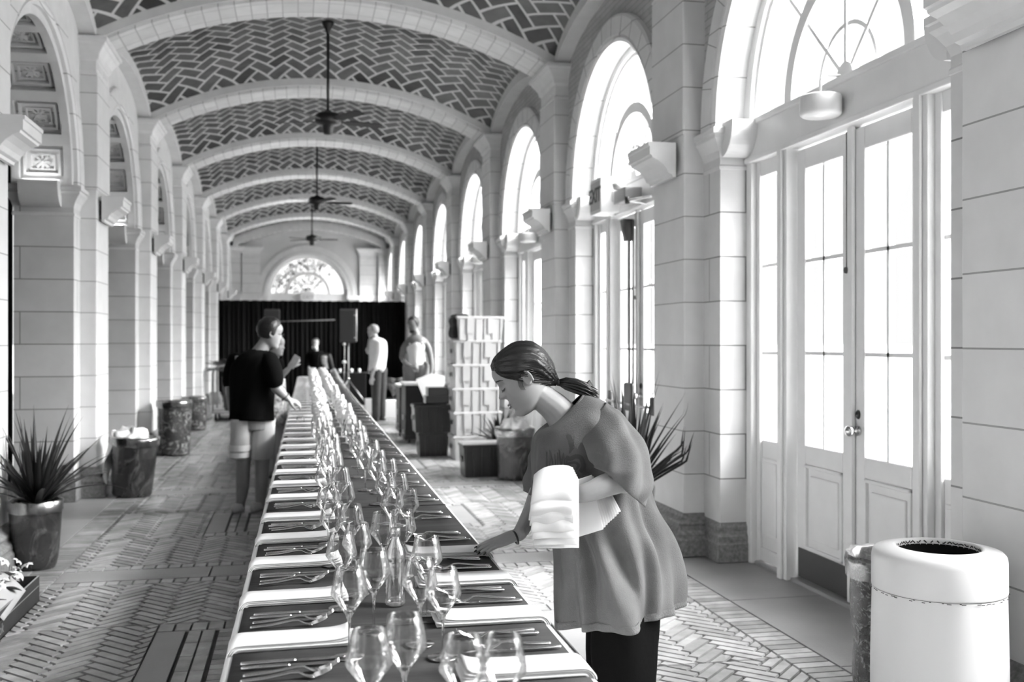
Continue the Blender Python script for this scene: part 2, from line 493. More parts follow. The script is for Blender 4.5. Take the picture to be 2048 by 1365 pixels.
IMP = [(0, 2.66), (.012, 2.665), (.012, 2.685), (.002, 2.70), (.004, 2.74), (.02, 2.79), (.05, 2.84), (.07, 2.865), (.07, 2.89), (.085, 2.895), (.085, 2.93), (.06, 2.945)]
BASE = [(o_ * .62, z_ * .78) for o_, z_ in [(.15, 0), (.15, .16), (.12, .175), (.13, .20), (.125, .225), (.09, .245), (.07, .26), (.09, .285), (.085, .305), (.05, .325), (.02, .345), (.02, .37), (0, .375)]]
CAP = [(0, 4.05), (.015, 4.055), (.015, 4.075), (0, 4.09), (0, 4.20), (.02, 4.215), (.03, 4.26), (.07, 4.32), (.09, 4.34), (.09, 4.36), (.115, 4.37), (.115, 4.41)]
tn = 1
for side, depth in ((1, 0.19), (-1, 0.52)):
    X = lambda s: CX + side * s
    imp = MB(); bs = MB(); pil = []
    for i, yp in enumerate(PC):
        xa, xb = sorted((X(S_PIL), X(S_WALL + .1)))
        p = MB()
        p.mould(xa, xb, yp - .31, yp + .31, [(0, .2), (0, 4.08)], 0)
        p.mould(xa, xb, yp - .31, yp + .31, CAP, 1)
        xe, xf = sorted((X(S_PIL - .004), X(S_PIL + .05)))
        for k in range(6):         # small carved flutes in the capital frieze
            yy = yp - .24 + .096 * k
            p.box(xe - .006 * (side > 0), xf + .006 * (side < 0), yy - .028, yy + .028, 4.12, 4.185, 1)
        # upper shaft stands a finger proud above the springing line
        p.mould(xa, xb, yp - .31, yp + .31, [(.012, 2.95), (.012, 4.05)], 0)
        o = p.build('trim_%d' % tn, [M_trim, M_stone]); tn += 1
        struct(o); bevel(o, .012, 2)
        # plinths of pilaster and pier
        b = MB()
        b.mould(xa, xb, yp - .31, yp + .31, BASE, 0)
        xc, xd = sorted((X(S_WALL + .01), X(S_WALL + depth)))
        b.mould(xc, xd, yp - .58, yp + .58, [(o_ * .45, z) for o_, z in BASE], 0)
        o = b.build('baseboard_%s' % ('right' if side > 0 else 'left'), M_granite); struct(o); bevel(o, .006, 1)
        # impost mouldings on the pier either side of the pilaster
        m = MB()
        xc, xd = sorted((X(S_WALL + .005), X(S_WALL + depth)))
        m.mould(xc, xd, yp - .585, yp + .585, IMP, 0)
        o = m.build('trim_%d' % tn, M_stone); tn += 1; struct(o)
    # archivolts
    for yc in OC:
        if yc > Y1: continue
        a = MB()
        prof = [(RO - .002, S_WALL + .03), (RO - .002, S_WALL - .035), (RO + .03, S_WALL - .05), (RO + .045, S_WALL - .03), (RO + .06, S_WALL - .055),
                (RO + .21, S_WALL - .055), (RO + .235, S_WALL - .04), (RO + .24, S_WALL + .02)]
        rr = []
        for k in range(49):
            t = PI * k / 48
            rr.append([(X(s), yc - r * math.cos(t), ZS + r * math.sin(t)) for r, s in prof])
        a.rings(rr, 0, True, True, False)
        for k in range(1, 15 if side > 0 else 1):    # voussoir joints
            t = PI * k / 15
            c = (X(S_WALL - .0535), yc - (RO + .135) * math.cos(t), ZS + (RO + .135) * math.sin(t))
            rad = Vector((0, -math.cos(t), math.sin(t))); tan = Vector((0, math.sin(t), math.cos(t)))
            a.obox(c, Vector((.003, 0, 0)), rad * .078, tan * .0025, 1)
        o = a.build('trim_%d' % tn, [M_trim, M_joint]); tn += 1; struct(o)

# coffered soffits of the left arcade and the dark drapes closing it
xL = lambda s: CX - s
for yc in OC:
    if yc > Y1 or yc < 4: continue
    a = MB()
    ra, rb = RO - .001, RO - .075
    def seg(s0, s1, t0, t1, ri, ro, n=3, mi=0):
        rr = []
        for k in range(n + 1):
            t = t0 + (t1 - t0) * k / n
            rr.append([(xL(s), yc - r * math.cos(t), ZS + r * math.sin(t)) for r, s in ((ro, s0), (ri, s0), (ri, s1), (ro, s1))])
        a.rings(rr, mi, True, True, False)
    seg(S_WALL + .0, S_WALL + .07, 0, PI, rb, ra, 40); seg(S_WALL + .45, S_WALL + .52, 0, PI, rb, ra, 40)
    NC = 9
    for k in range(NC):
        t0 = PI * k / NC; t1 = PI * (k + 1) / NC; g = .045
        seg(S_WALL + .07, S_WALL + .45, t0 - g * .5 * (k > 0), t0 + g, rb, ra, 2)
        seg(S_WALL + .07, S_WALL + .45, t1 - g, t1 + g * .5 * (k < NC - 1), rb, ra, 2)
        for q, d in ((.035, .022), (.075, .045)):       # stepped frame growing towards the hall
            pass
        m0, m1 = t0 + g + .03, t1 - g - .03
        for (u0, u1, v0, v1) in ((.10, .12, m0, m1), (.40, .42, m0, m1), (.12, .40, m0, m0 + .018), (.12, .40, m1 - .018, m1)):
            seg(S_WALL + u0, S_WALL + u1, v0, v1, RO - .048, ra, 3)
        for (u0, u1, v0, v1) in ((.15, .165, m0 + .04, m1 - .04), (.355, .37, m0 + .04, m1 - .04), (.165, .355, m0 + .04, m0 + .052), (.165, .355, m1 - .052, m1 - .04)):
            seg(S_WALL + u0, S_WALL + u1, v0, v1, RO - .026, ra, 3)
        tm = (t0 + t1) / 2                               # rosette
        rad = Vector((0, -math.cos(tm), math.sin(tm))); tan = Vector((0, math.sin(tm), math.cos(tm)))
        c = Vector((xL(S_WALL + .26), yc, ZS)) + rad * (RO - .005)
        for q in range(8):
            an = 2 * PI * q / 8
            dv = Vector((1, 0, 0)) * math.cos(an) + tan * math.sin(an)
            dn = Vector((1, 0, 0)) * -math.sin(an) + tan * math.cos(an)
            a.obox(c + dv * .04 - rad * .008, dv * .03, dn * .011, rad * .010)
        a.obox(c - rad * .014, Vector((.014, 0, 0)), tan * .014, rad * .014)
    o = a.build('trim_%d' % tn, M_stone); tn += 1; struct(o)
    d = MB()
    n = 60; rr = []
    for k in range(n + 1):
        y = yc - 1.45 + 2.9 * k / n
        x = xL(S_WALL + .58) + .035 * math.sin(k * 1.35) + .012 * math.sin(k * .5)
        rr.append([(x, y, 0.02), (x, y, 4.3)])
    d.rings(rr, 0, False, False, True)
    o = d.build('black_curtain', M_drape)
    o.modifiers.new('solid', 'SOLIDIFY').thickness = .006
    k = OC.index(yc) - 1
    tag(o, 'black pipe curtain closing left arcade arch %s' % (['nearest the camera', 'behind the spiky potted plant', 'behind the leaning barrel', 'beside the tall wrapped barrel', 'beside the farthest wrapped barrel', 'beside the luggage trolley', 'next to the far black backdrop', 'nearest the end wall'][min(k - 1, 7)]), 'curtain', 'black curtains in the left arches')

# ---------- end walls
def end_wall(y, sgn, name):
    w = MB()
    cx = CX - .08
    for x0, x1 in ((CX - 3.0, cx - RO), (cx + RO, CX + 2.9)):
        w.poly([(x0, y, 0), (x1, y, 0), (x1, y, Z_TOP), (x0, y, Z_TOP)], 0)
    N = 36
    for k in range(N):
        t0, t1 = PI * k / N, PI * (k + 1) / N
        p0 = (cx - RO * math.cos(t0), ZS + RO * math.sin(t0)); p1 = (cx - RO * math.cos(t1), ZS + RO * math.sin(t1))
        w.poly([(p0[0], y, p0[1]), (p1[0], y, p1[1]), (p1[0], y, Z_TOP), (p0[0], y, Z_TOP)], 0)
        w.poly([(p0[0], y, p0[1]), (p0[0], y + .35, p0[1]), (p1[0], y + .35, p1[1]), (p1[0], y, p1[1])], 0)
    for xj in (cx - RO, cx + RO):
        w.poly([(xj, y, 0), (xj, y + .35, 0), (xj, y + .35, ZS), (xj, y, ZS)], 0)
    return w.build(name, M_plaster, recalc=False)
struct(end_wall(Y1, 1, 'wall_end'), 'pale end wall with a half round window above the black backdrop', 'wall')
w = MB(); w.box(CX - 3.2, CX + 3.0, Y0 - .2, Y0, 0, Z_TOP)
struct(w.build('wall_back', M_plaster))
# arch surround, imposts and corner pilasters on the end wall
ex = CX - .08
a = MB()
for r0, r1, d in ((RO - .01, RO + .10, .06), (RO + .12, RO + .30, .045)):
    rr = []
    for k in range(49):
        t = PI * k / 48
        rr.append([(ex - r * math.cos(t), y, ZS + r * math.sin(t)) for r, y in ((r0, Y1 + .02), (r0, Y1 - d), (r1, Y1 - d), (r1, Y1 + .02))])
    a.rings(rr, 0, True, True, False)
for x0, x1 in ((CX - 2.3, ex - RO - .06), (ex + RO + .06, CX + 2.3)):
    a.mould(x0, x1, Y1 - .02, Y1 + .1, [(.01, 2.72), (.04, 2.76), (.08, 2.80), (.10, 2.86), (.10, 2.93)])
struct(a.build('trim_%d' % tn, M_stone)); tn += 1
for sx in (-1, 1):
    p = MB(); x0, x1 = sorted((CX + sx * 1.52, CX + sx * 2.05))
    p.mould(x0, x1, Y1 - .10, Y1 + .1, [(0, 0), (0, 4.08)], 0); p.mould(x0, x1, Y1 - .10, Y1 + .1, CAP, 1)
    x0, x1 = sorted((CX + sx * 2.1, CX + sx * 2.4))
    p.mould(x0, x1, Y1 - .22, Y1 + .1, [(0, 0), (0, 4.08)], 0); p.mould(x0, x1, Y1 - .22, Y1 + .1, CAP, 1)
    struct(p.build('trim_%d' % tn, [M_trim, M_stone])); tn += 1

# ---------- windows and doors of the right wall (local u = along y, built at x planes)
XF = CX + S_WALL + .19      # front of frame
wn = 1; dn = 1
def lunette(name, place, r=RO):
    """half-round window; place(u, z, d) maps to world with d = depth into the wall"""
    root = empty(name); struct(root)
    f = MB()
    def ring(r0, r1, d0, d1, n=40):
        rr = []
        for k in range(n + 1):
            t = PI * k / n
            rr.append([place(-rr_ * math.cos(t), ZS + .04 + rr_ * math.sin(t) * (r + .0) / r, d) for rr_, d in ((r0, d0), (r1, d0), (r1, d1), (r0, d1))])
        f.rings(rr, 0, True, True, False)
    ring(r - .10, r + .01, 0.0, .12); ring(r - .13, r - .10, .03, .12)
    ring(.60, .69, .02, .11)
    o = f.build('frame', M_paint, root)
    g = MB()
    def bar(t, r0, r1, w=.012):
        c, s = -math.cos(t), math.sin(t)
        a0 = Vector(place(r0 * c, ZS + .04 + r0 * s, .06)); a1 = Vector(place(r1 * c, ZS + .04 + r1 * s, .06))
        side_ = Vector(place(-s * w, -c * w * -1 + 0, .06)) - Vector(place(0, 0, .06))
        side_ = (Vector(place(s * w, -c * w, .06)) - Vector(place(0, 0, .06)))
        dep = (Vector(place(0, 0, .08)) - Vector(place(0, 0, .06)))
        g.obox((a0 + a1) / 2, (a1 - a0) / 2, side_, dep)
    for t in (PI / 4, PI / 2, 3 * PI / 4):
        bar(t, .05, .61); bar(t, .68, r - .09)
    rr = []
    for k in range(25):
        t = PI * k / 24
        rr.append([place(-q * math.cos(t), ZS + .04 + q * math.sin(t), d) for q, d in ((.29, .05), (.315, .05), (.315, .08), (.29, .08))])
    g.rings(rr, 0, True, True, False)
    rr = []
    for k in range(13):
        t = PI * k / 12
        rr.append([place(-q * math.cos(t), ZS + .04 + q * math.sin(t), d) for q, d in ((.0, .035), (.09, .035), (.09, .08), (.0, .08))])
    g.rings(rr, 0, True, True, False)
    g.build('muntin', M_paint, root)
    p = MB()
    pts = [place(-(r - .08) * math.cos(PI * k / 32), ZS + .04 + (r - .08) * math.sin(PI * k / 32), .07) for k in range(33)]
    p.poly(pts); p.build('glass_pane', M_pane, root, recalc=False)
    return root
def wall_lower(yc, leafname):
    """transom, side lights and a pair of glazed doors"""
    P = lambda d: XF + d
    f = MB()
    f.box(P(-.01), P(.16), yc - RO - .02, yc + RO + .02, 2.72, ZS + .03)              # transom beam
    f.box(P(-.03), P(.02), yc - RO, yc + RO, ZS + .0, ZS + .04)
    f.box(P(-.02), P(.16), yc - RO, yc + RO, 2.70, 2.735)
    for sg in (-1, 1):
        y0, y1 = sorted((yc + sg * .665, yc + sg * .79)); f.box(P(.0), P(.16), y0, y1, 0, 2.71)
        y0, y1 = sorted((yc + sg * .70, yc + sg * .755)); f.box(P(-.02), P(.0), y0, y1, 0, 2.71)
        y0, y1 = sorted((yc + sg * 1.17, yc + sg * 1.26)); f.box(P(.0), P(.16), y0, y1, 0, 2.71)
        y0, y1 = sorted((yc + sg * .79, yc + sg * 1.17))
        # side light: bottom panel, rails, muntins
        f.box(P(.06), P(.10), y0, y1, .03, .84); f.box(P(.05), P(.11), y0, y1, 2.60, 2.71); f.box(P(.05), P(.11), y0, y1, .03, .12)
        f.box(P(.04), P(.11), y0, y0 + .05, .03, 2.71); f.box(P(.04), P(.11), y1 - .05, y1, .03, 2.71)
        f.box(P(.035), P(.06), y0 + .09, y1 - .09, .22, .70); f.box(P(.045), P(.06), y0 + .07, y1 - .07, .20, .72)
        for z in (1.42, 2.0): f.box(P(.06), P(.10), y0, y1, z - .013, z + .013)
    f.box(P(.03), P(.34), yc - RO, yc + RO, -.02, .02, mi=1)
    o = f.build('trim_%d' % tn, [M_paint, M_fstone]); struct(o); bevel(o, .006, 2)
    g = MB()
    for sg in (-1, 1):
        y0, y1 = sorted((yc + sg * .82, yc + sg * 1.14))
        g.poly([(P(.08), y0, .84), (P(.08), y1, .84), (P(.08), y1, 2.6), (P(.08), y0, 2.6)])
    g.build('glass_pane', M_pane, o, recalc=False)
    k = MB(); k.box(P(.045), P(.065), yc - .028, yc + .022, .03, 2.70); k.box(P(.10), P(.12), yc - .03, yc + .03, 0.0, 2.72)
    k.box(P(.10), P(.13), yc - .67, yc + .67, .0, .06)
    k.build('door_stop', M_paint, o)
def door_leaf(name, yh, yl, detail=True):
    """leaf from hinge yh to lock side yl"""
    root = empty(name, (XF + .07, 0, 0)); struct(root)
    a, b = sorted((yh, yl)); f = MB()
    st = .105
    f.box(0, .045, a, a + st, .03, 2.69); f.box(0, .045, b - st, b, .03, 2.69)
    f.box(0, .045, a + st, b - st, 2.56, 2.69); f.box(0, .045, a + st, b - st, .03, .22); f.box(0, .045, a + st, b - st, .74, .86)
    f.box(.012, .03, a + st, b - st, .22, .74)
    f.box(.0, .02, a + st + .055, b - st - .055, .285, .675)
    o = f.build('door_panel', M_paint, root); bevel(o, .008, 2)
    f = MB()
    for (y0, y1, z0, z1) in ((a + st, b - st, .22, .24), (a + st, b - st, .72, .74), (a + st, a + st + .02, .22, .74), (b - st - .02, b - st, .22, .74)):
        f.box(-.008, .02, y0, y1, z0, z1)
    bevel(f.build('panel_moulding', M_paint, root), .005, 2)
    m = MB(); ym = (a + b) / 2
    m.box(.005, .04, ym - .011, ym + .011, .86, 2.56)
    for z in (1.425, 1.993): m.box(.005, .04, a + st, b - st, z - .011, z + .011)
    m.build('muntin', M_paint, root)
    g = MB(); g.poly([(.022, a + st, .86), (.022, b - st, .86), (.022, b - st, 2.56), (.022, a + st, 2.56)])
    g.build('glass_pane', M_pane, root, recalc=False)
    k = MB(); k.box(-.006, .0, a + .03, b - .03, .035, .215); k.build('kick_plate', M_kick, root)
    if detail:
        k = MB()
        s = 1 if yl < yh else -1
        yk = yl + s * .045
        for r, x in ((.0, 0),): pass
        k.rings([[(x, yk + r * math.cos(2 * PI * q / 20), 1.0 + r * math.sin(2 * PI * q / 20)) for q in range(20)] for r, x in
                 ((.028, 0), (.028, -.008), (.012, -.012), (.012, -.035), (.026, -.042), (.032, -.056), (.028, -.070), (.012, -.078), (.001, -.079))], 0)
        k.build('door_knob', M_brass, root)
        k = MB(); k.rings([[(x, yk + r * math.cos(2 * PI * q / 16), 1.09 + r * 1.3 * math.sin(2 * PI * q / 16)) for q in range(16)] for r, x in ((.02, 0), (.02, -.006), (.012, -.014), (.001, -.015))], 0)
        k.build('lock_cylinder', M_black, root)
    return root
for i, yc in enumerate(OC):
    if yc > Y1: continue
    r = lunette('window_%d' % wn, lambda u, z, d, yc=yc: (XF - .02 + d, yc + u, z)); wn += 1
    wall_lower(yc, None); tn += 1
    det = yc < 10
    for hy in (.66, -.66):
        door_leaf('door_%d' % dn, yc + hy, yc + (.012 if hy > 0 else -.012), det and hy < 0); dn += 1
    # bolt rod on the lock stile of the farther leaf
    if yc < 17 and yc > 0:
        b = MB(); b.tube([(XF + .05, yc + .03, 1.9), (XF + .05, yc + .03, 2.68)], .007, 8); b.lathe([(.0, -.02), (.014, -.015), (.016, 0), (.014, .015), (0, .02)], (XF + .045, yc + .03, 1.9), 12)
        struct(b.build('trim_%d' % tn, M_kick)); tn += 1
lunette('window_%d' % wn, lambda u, z, d: (ex + u, Y1 + .1 + d, z)); wn += 1
f = MB(); f.box(ex - RO, ex + RO, Y1 + .08, Y1 + .2, 2.65, ZS + .04)
f.box(ex - RO, ex + RO, Y1 + .08, Y1 + .2, 0, 2.65, mi=0)
struct(f.build('trim_%d' % tn, M_paint)); tn += 1

# portals help sample the daylight through the openings
def portal(loc, rot, sx, sy):
    l = bpy.data.lights.new('daylight_opening', 'AREA'); l.shape = 'RECTANGLE'; l.size = sx; l.size_y = sy
    l.cycles.is_portal = True
    o = bpy.data.objects.new('daylight_opening', l); COL.objects.link(o); o.location = loc; o.rotation_euler = rot
for yc in OC:
    if yc > Y1: continue
    portal((XF + .17, yc, 2.15), (0, PI / 2, 0), 4.3 - .0, 2.5)

# outside: pale paving and trees
g = MB(); g.box(CX + 2.75, 380, -300, 380, -.3, -.06); g.box(-300, CX + 2.75, 32.6, 380, -.3, -.06)
M_out = mat('sunlit_paving', 0.55, 0.8, noise_amt=.1, noise_scale=1)
struct(g.build('ground', M_out), 'pale bright paving outside the windows', 'ground')

# ================================================================== fixtures on the walls and vault
M_fix = mat('white_fixture_plaster', 0.80, 0.4, noise_amt=.03)
M_lamp = emit('uplight_lamp', 7.0)
M_plaster_white = M_fix
def bracket_uplight(side, yp):
    """cornice shaped wall uplight on a pilaster front"""
    X = lambda s: CX + side * s
    root = empty('wall_uplight', (X(S_PIL), yp, 2.66))
    prof = [(.03, 0), (.055, 0), (.06, .02), (.085, .03), (.10, .06), (.125, .09), (.165, .12), (.205, .135), (.21, .15), (.225, .155), (.225, .215), (.235, .22), (.235, .245), (.03, .245)]
    m = MB()
    m.prism([(-side * u, w) for u, w in prof], -.235, .235, 'y')
    b = m.build('housing', M_fix, root)
    m = MB(); x0, x1 = sorted((-side * .0, -side * .032)); m.box(x0, x1, -.16, .16, .03, .21); m.build('back_plate', M_black, root)
    m = MB(); x0, x1 = sorted((-side * .06, -side * .2)); m.box(x0, x1, -.2, .2, .246, .25); m.build('lens', M_lens, root)
    return root
def quarter_uplight(side, yj, sg, depth, lit=False):
    """quarter round uplight on an arch jamb; sg = direction it stands out along y"""
    s0, s1 = (S_WALL + .0, S_WALL + .19) if side > 0 else (S_WALL + .10, S_WALL + .44)
    x0, x1 = sorted((CX + side * s0, CX + side * s1))
    root = empty('jamb_uplight', ((x0 + x1) / 2, yj, 2.74))
    pts = [(sg * .03, .0)] + [(sg * (.03 + .17 * math.sin(PI / 2 * k / 10)), .225 - .225 * math.cos(PI / 2 * k / 10)) for k in range(11)] + [(sg * .03, .225)]
    m = MB(); hx = (x1 - x0) / 2
    m.prism(pts, -hx, hx, 'x'); m.build('housing', M_fix, root)
    m = MB(); a, b = sorted((0, sg * .032)); m.box(-hx * .7, hx * .7, a, b, .02, .2); m.build('back_plate', M_black, root)
    m = MB(); a, b = sorted((sg * .05, sg * .17)); m.box(-hx * .8, hx * .8, a, b, .226, .229); m.build('lens', M_lamp if lit else M_lens, root)
    return root
bay_words = ['nearest the camera', 'second from the camera', 'third from the camera', 'fourth from the camera', 'fifth from the camera', 'sixth from the camera', 'seventh from the camera', 'at the far end']
i = 0
for yp in PC:
    if yp < 2.5: continue
    for side in (1, -1):
        if side < 0 and yp < 5: continue
        r = bracket_uplight(side, yp)
        w_ = bay_words[min(i if side > 0 else i - 1, 7)]
        tag(r, 'cornice shaped white uplight on the %s pilaster %s' % ('window side' if side > 0 else 'left side', w_), 'wall light', 'cornice uplights on the pilasters')
    i += 1
def far_word(k):
    return ['nearest', 'second nearest', 'third nearest', 'fourth nearest', 'fifth nearest', 'sixth nearest', 'seventh nearest', 'farthest', 'farthest'][k]
k = 0
for yc in OC:
    if yc > Y1 or yc < 3: continue
    for sg, nm in ((-1, 'far'), (1, 'near')):
        yj = yc - sg * RO
        if sg > 0 and yc > 15: continue
        r = quarter_uplight(1, yj, sg, .2)
        tag(r, 'quarter round white uplight on the %s jamb of the %s window arch' % (nm, far_word(k)), 'wall light', 'jamb uplights in the window arches')
    if yc > 5.5:
        yj = yc + RO
        r = quarter_uplight(-1, yj, -1, .5, lit=True)
        tag(r, 'lit quarter round uplight under the coffers of the %s left arch' % far_word(k - 1), 'wall light', 'jamb uplights in the left arches')
    # drum fixture under the transom
    m = MB(); m.lathe([(.0, 0), (.10, 0), (.112, .01), (.115, .02), (.115, .105), (.108, .115), (0, .115)], (0, 0, 0), 36)
    root = empty('drum_fixture', (XF - .13, yc + (.05 if yc > 7 else 0), 2.755))
    m.build('drum', M_fix, root)
    m = MB(); m.lathe([(.0, -.002), (.085, -.002), (.09, .004)], (0, 0, 0), 32); m.build('lens', M_lens, root)
    m = MB(); m.tube([(0, 0, .11), (.0, 0, .20), (.04, 0, .235), (.12, 0, .235)], .008, 8); m.build('bracket', M_fix, root)
    tag(root, 'round white drum fixture bracketed to the transom of the %s window bay' % far_word(k), 'light fixture', 'drum fixtures on the transoms')
    k += 1

# exit sign, emergency box and door gear on the second window bay
def text_mesh(name, body, size, m, parent, loc, rot, ext=.0015, bold=False):
    cu = bpy.data.curves.new(name, 'FONT'); cu.body = body; cu.size = size; cu.extrude = ext; cu.align_x = 'CENTER'; cu.align_y = 'CENTER'
    if bold: cu.offset = size * .02
    t = bpy.data.objects.new(name + '_src', cu); COL.objects.link(t)
    bpy.context.view_layer.update()
    me = bpy.data.meshes.new_from_object(t); bpy.data.objects.remove(t)
    o = bpy.data.objects.new(name, me); COL.objects.link(o); me.materials.clear(); me.materials.append(m)
    o.location = loc; o.rotation_euler = rot
    if parent: o.parent = parent
    return o
M_grey = mat('grey_plastic', 0.30, 0.4)
M_dark = mat('dark_plastic', 0.05, 0.4)
M_facegrey = mat('sign_face_grey', .5, .4)
M_red = mat('exit_letter', 0.10, 0.5)
root = empty('exit_sign', (XF - .22, 8.98, 2.83))
m = MB(); m.box(-.09, .09, -.165, .165, -.16, .16); bevel(m.build('sign_box', M_fix, root), .008)
m = MB(); m.box(-.093, -.09, -.15, .15, -.13, .13); m.build('sign_face', M_facegrey, root)
text_mesh('lettering', 'EXIT', .185, M_red, root, (-.0955, 0, .0), (PI / 2, 0, -PI / 2), bold=True)
tag(root, 'boxy white exit sign hung over the second window door', 'exit sign')
root = empty('emergency_light', (XF - .16, 8.55, 2.78))
m = MB(); m.box(-.06, .10, -.16, .16, -.06, .06); bevel(m.build('case', M_grey, root), .01)
m = MB(); m.lathe([(0, -.03), (.05, -.03), (.06, .02), (.0, .04)], (-.03, .1, .1), 20); m.build('lamp_head', M_fix, root)
tag(root, 'grey box emergency light beside the exit sign', 'emergency light')
for yy, wd in ((8.42, 'nearer'), (9.30, 'farther')):
    root = empty('door_closer_arm', (XF - .02, yy, 2.70))
    m = MB(); m.tube([(0, 0, 0), (-.22, -.16, .0), (-.10, -.42, 0)], .011, 8); m.build('arm', M_fix, root)
    m = MB(); m.lathe([(0, -.03), (.022, -.03), (.022, .03), (0, .03)], (-.22, -.16, 0), 12); m.build('pivot', M_black, root)
    tag(root, 'thin folding door closer arm, the %s of two under the exit sign' % wd, 'door closer', 'door closer arms')
root = empty('panic_bar_set', (XF - .005, 8.85, 0))
for yy in (.0,):
    m = MB(); m.tube([(0, .06, 1.0), (0, .06, 2.6)], .012, 8); m.tube([(0, -.05, 1.0), (0, -.05, 2.6)], .012, 8); m.build('vertical_rod', M_kick, root)
    m = MB(); m.rings([[(.03, .09 - .06, 2.62), (-.06, .03, 2.62), (-.06, .15, 2.62), (.03, .15, 2.62)], [(.03, .04, 2.42), (-.03, .04, 2.42), (-.03, .14, 2.42), (.03, .14, 2.42)]]); m.build('latch_cover', M_dark, root)
    m = MB()
    m.tube([(-.02, -.60, .93), (-.07, -.58, .93), (-.07, -.09, .93), (-.02, -.05, .93)], .013, 8)
    m.tube([(-.02, .60, .93), (-.07, .58, .93), (-.07, .09, .93), (-.02, .05, .93)], .013, 8); m.build('push_bar', M_brass, root)
    m = MB(); m.box(-.04, .0, -.10, .13, .86, 1.12); bevel(m.build('lock_case', M_kick, root), .02, 3)
    m = MB(); m.box(-.03, .0, .55, .65, .86, 1.02); m.box(-.03, .0, -.65, -.55, .86, 1.02); bevel(m.build('hinge_case', M_kick, root), .015, 2)
tag(root, 'metal push bars with vertical rods on the second window door', 'panic bar')

# far exit sign over the end window
root = empty('exit_sign', (ex + .02, Y1 + .03, 2.86))
m = MB(); m.box(-.22, .2, -.06, .06, -.17, .16); bevel(m.build('sign_box', M_fix, root), .01)
text_mesh('lettering', 'EXIT', .17, M_grey, root, (-.01, -.064, .0), (PI / 2, 0, 0))
m = MB(); m.box(-.24, -.17, -.07, -.05, -.42, .1); m.build('hanging_strap', M_fix, root)
tag(root, 'pale exit sign above the black backdrop at the hall end', 'exit sign')

# ceiling fans
M_blade = mat('dark_fan_blade', 0.012, 0.4, noise_amt=.3, stretch=(1, 12, 1))
def fan(y, turn, nm, rod_len):
    z = 4.17
    zc = zv(0, y, nearest(y)) - .01
    root = empty('ceiling_fan', (CX - .02, y, z))
    m = MB(); m.lathe([(0, 0), (.075, 0), (.07, -.03), (.03, -.10), (.02, -.14), (0, -.14)], (0, 0, zc - z), 24); m.build('canopy', M_black, root)
    m = MB(); m.tube([(0, 0, .08), (0, 0, zc - z - .1)], .018, 12); m.build('down_rod', M_black, root)
    m = MB(); m.lathe([(0, .13), (.04, .13), (.05, .10), (.12, .095), (.155, .07), (.16, -.01), (.145, -.04), (.07, -.05), (.06, -.13), (.05, -.16), (0, -.165)], (0, 0, 0), 32); m.build('motor_housing', M_black, root)
    for k in range(5):
        t = turn + 2 * PI * k / 5
        c, s_ = math.cos(t), math.sin(t)
        u = Vector((c, s_, 0)); v = Vector((-s_, c, 0)); tl = (v * math.cos(.2) - Vector((0, 0, 1)) * math.sin(.2))
        m = MB()
        m.obox(u * .19, u * .05, tl * .022, Vector((0, 0, .006)))
        m.obox(u * .24, u * .03, tl * .045, Vector((0, 0, .004)))
        arm = m.build('blade_iron', M_black, root)
        m = MB(); out = []
        pts = [(.22, -.052), (.30, -.062), (.62, -.068), (.67, -.055), (.685, 0), (.67, .055), (.62, .068), (.30, .062), (.22, .052)]
        nrm = u.cross(tl)
        m.rings([[u * a + tl * b + nrm * d for a, b in pts] for d in (-.004, .004)], 0, True, True, False)
        m.build('blade', M_blade, root)
    tag(root, nm, 'ceiling fan', 'black ceiling fans')
fan(12.51, math.radians(14), 'black ceiling fan nearest the camera on a long rod', 0)
fan(19.83, math.radians(8), 'middle black ceiling fan under the vault', 0)
fan(27.15, math.radians(-2), 'farthest black ceiling fan near the pale end wall', 0)
fan(5.19, math.radians(30), 'black ceiling fan hung above the near table end, out of frame', 0)

# ================================================================== banquet table
TA = -0.008                                # the row stands very slightly askew
def T(u, v, z=0.0):
    """u across from the table's left edge, v along the hall"""
    return Vector((-.152 + .0080 * (v - 2.25) + u, v, z))
TW, TH = .775, .77
M_cloth = mat('charcoal_tablecloth', 0.036, 0.85, spec=.12, noise_amt=.25, noise_scale=3, bump=.25, bump_scale=7, stretch=(1, 5, 1))
M_liner = mat('white_under_cloth', 0.66, 0.8, noise_amt=.04, bump=.2, bump_scale=5)
M_linen = mat('white_linen_napkin', 0.70, 0.85, noise_amt=.02)
M_steel = mat('polished_cutlery', 0.72, 0.16, metal=1.0)
M_wood = mat('plywood_table', 0.35, 0.6, noise_amt=.2)
seg_edges = [.74 + 1.86 * k for k in range(12)]
seg_edges = [e for e in seg_edges if e < 21.5]
ordn = ['first', 'second', 'third', 'fourth', 'fifth', 'sixth', 'seventh', 'eighth', 'ninth', 'tenth', 'eleventh', 'twelfth', 'thirteenth', 'fourteenth', 'fifteenth', 'sixteenth', 'seventeenth', 'eighteenth', 'nineteenth', 'twentieth']
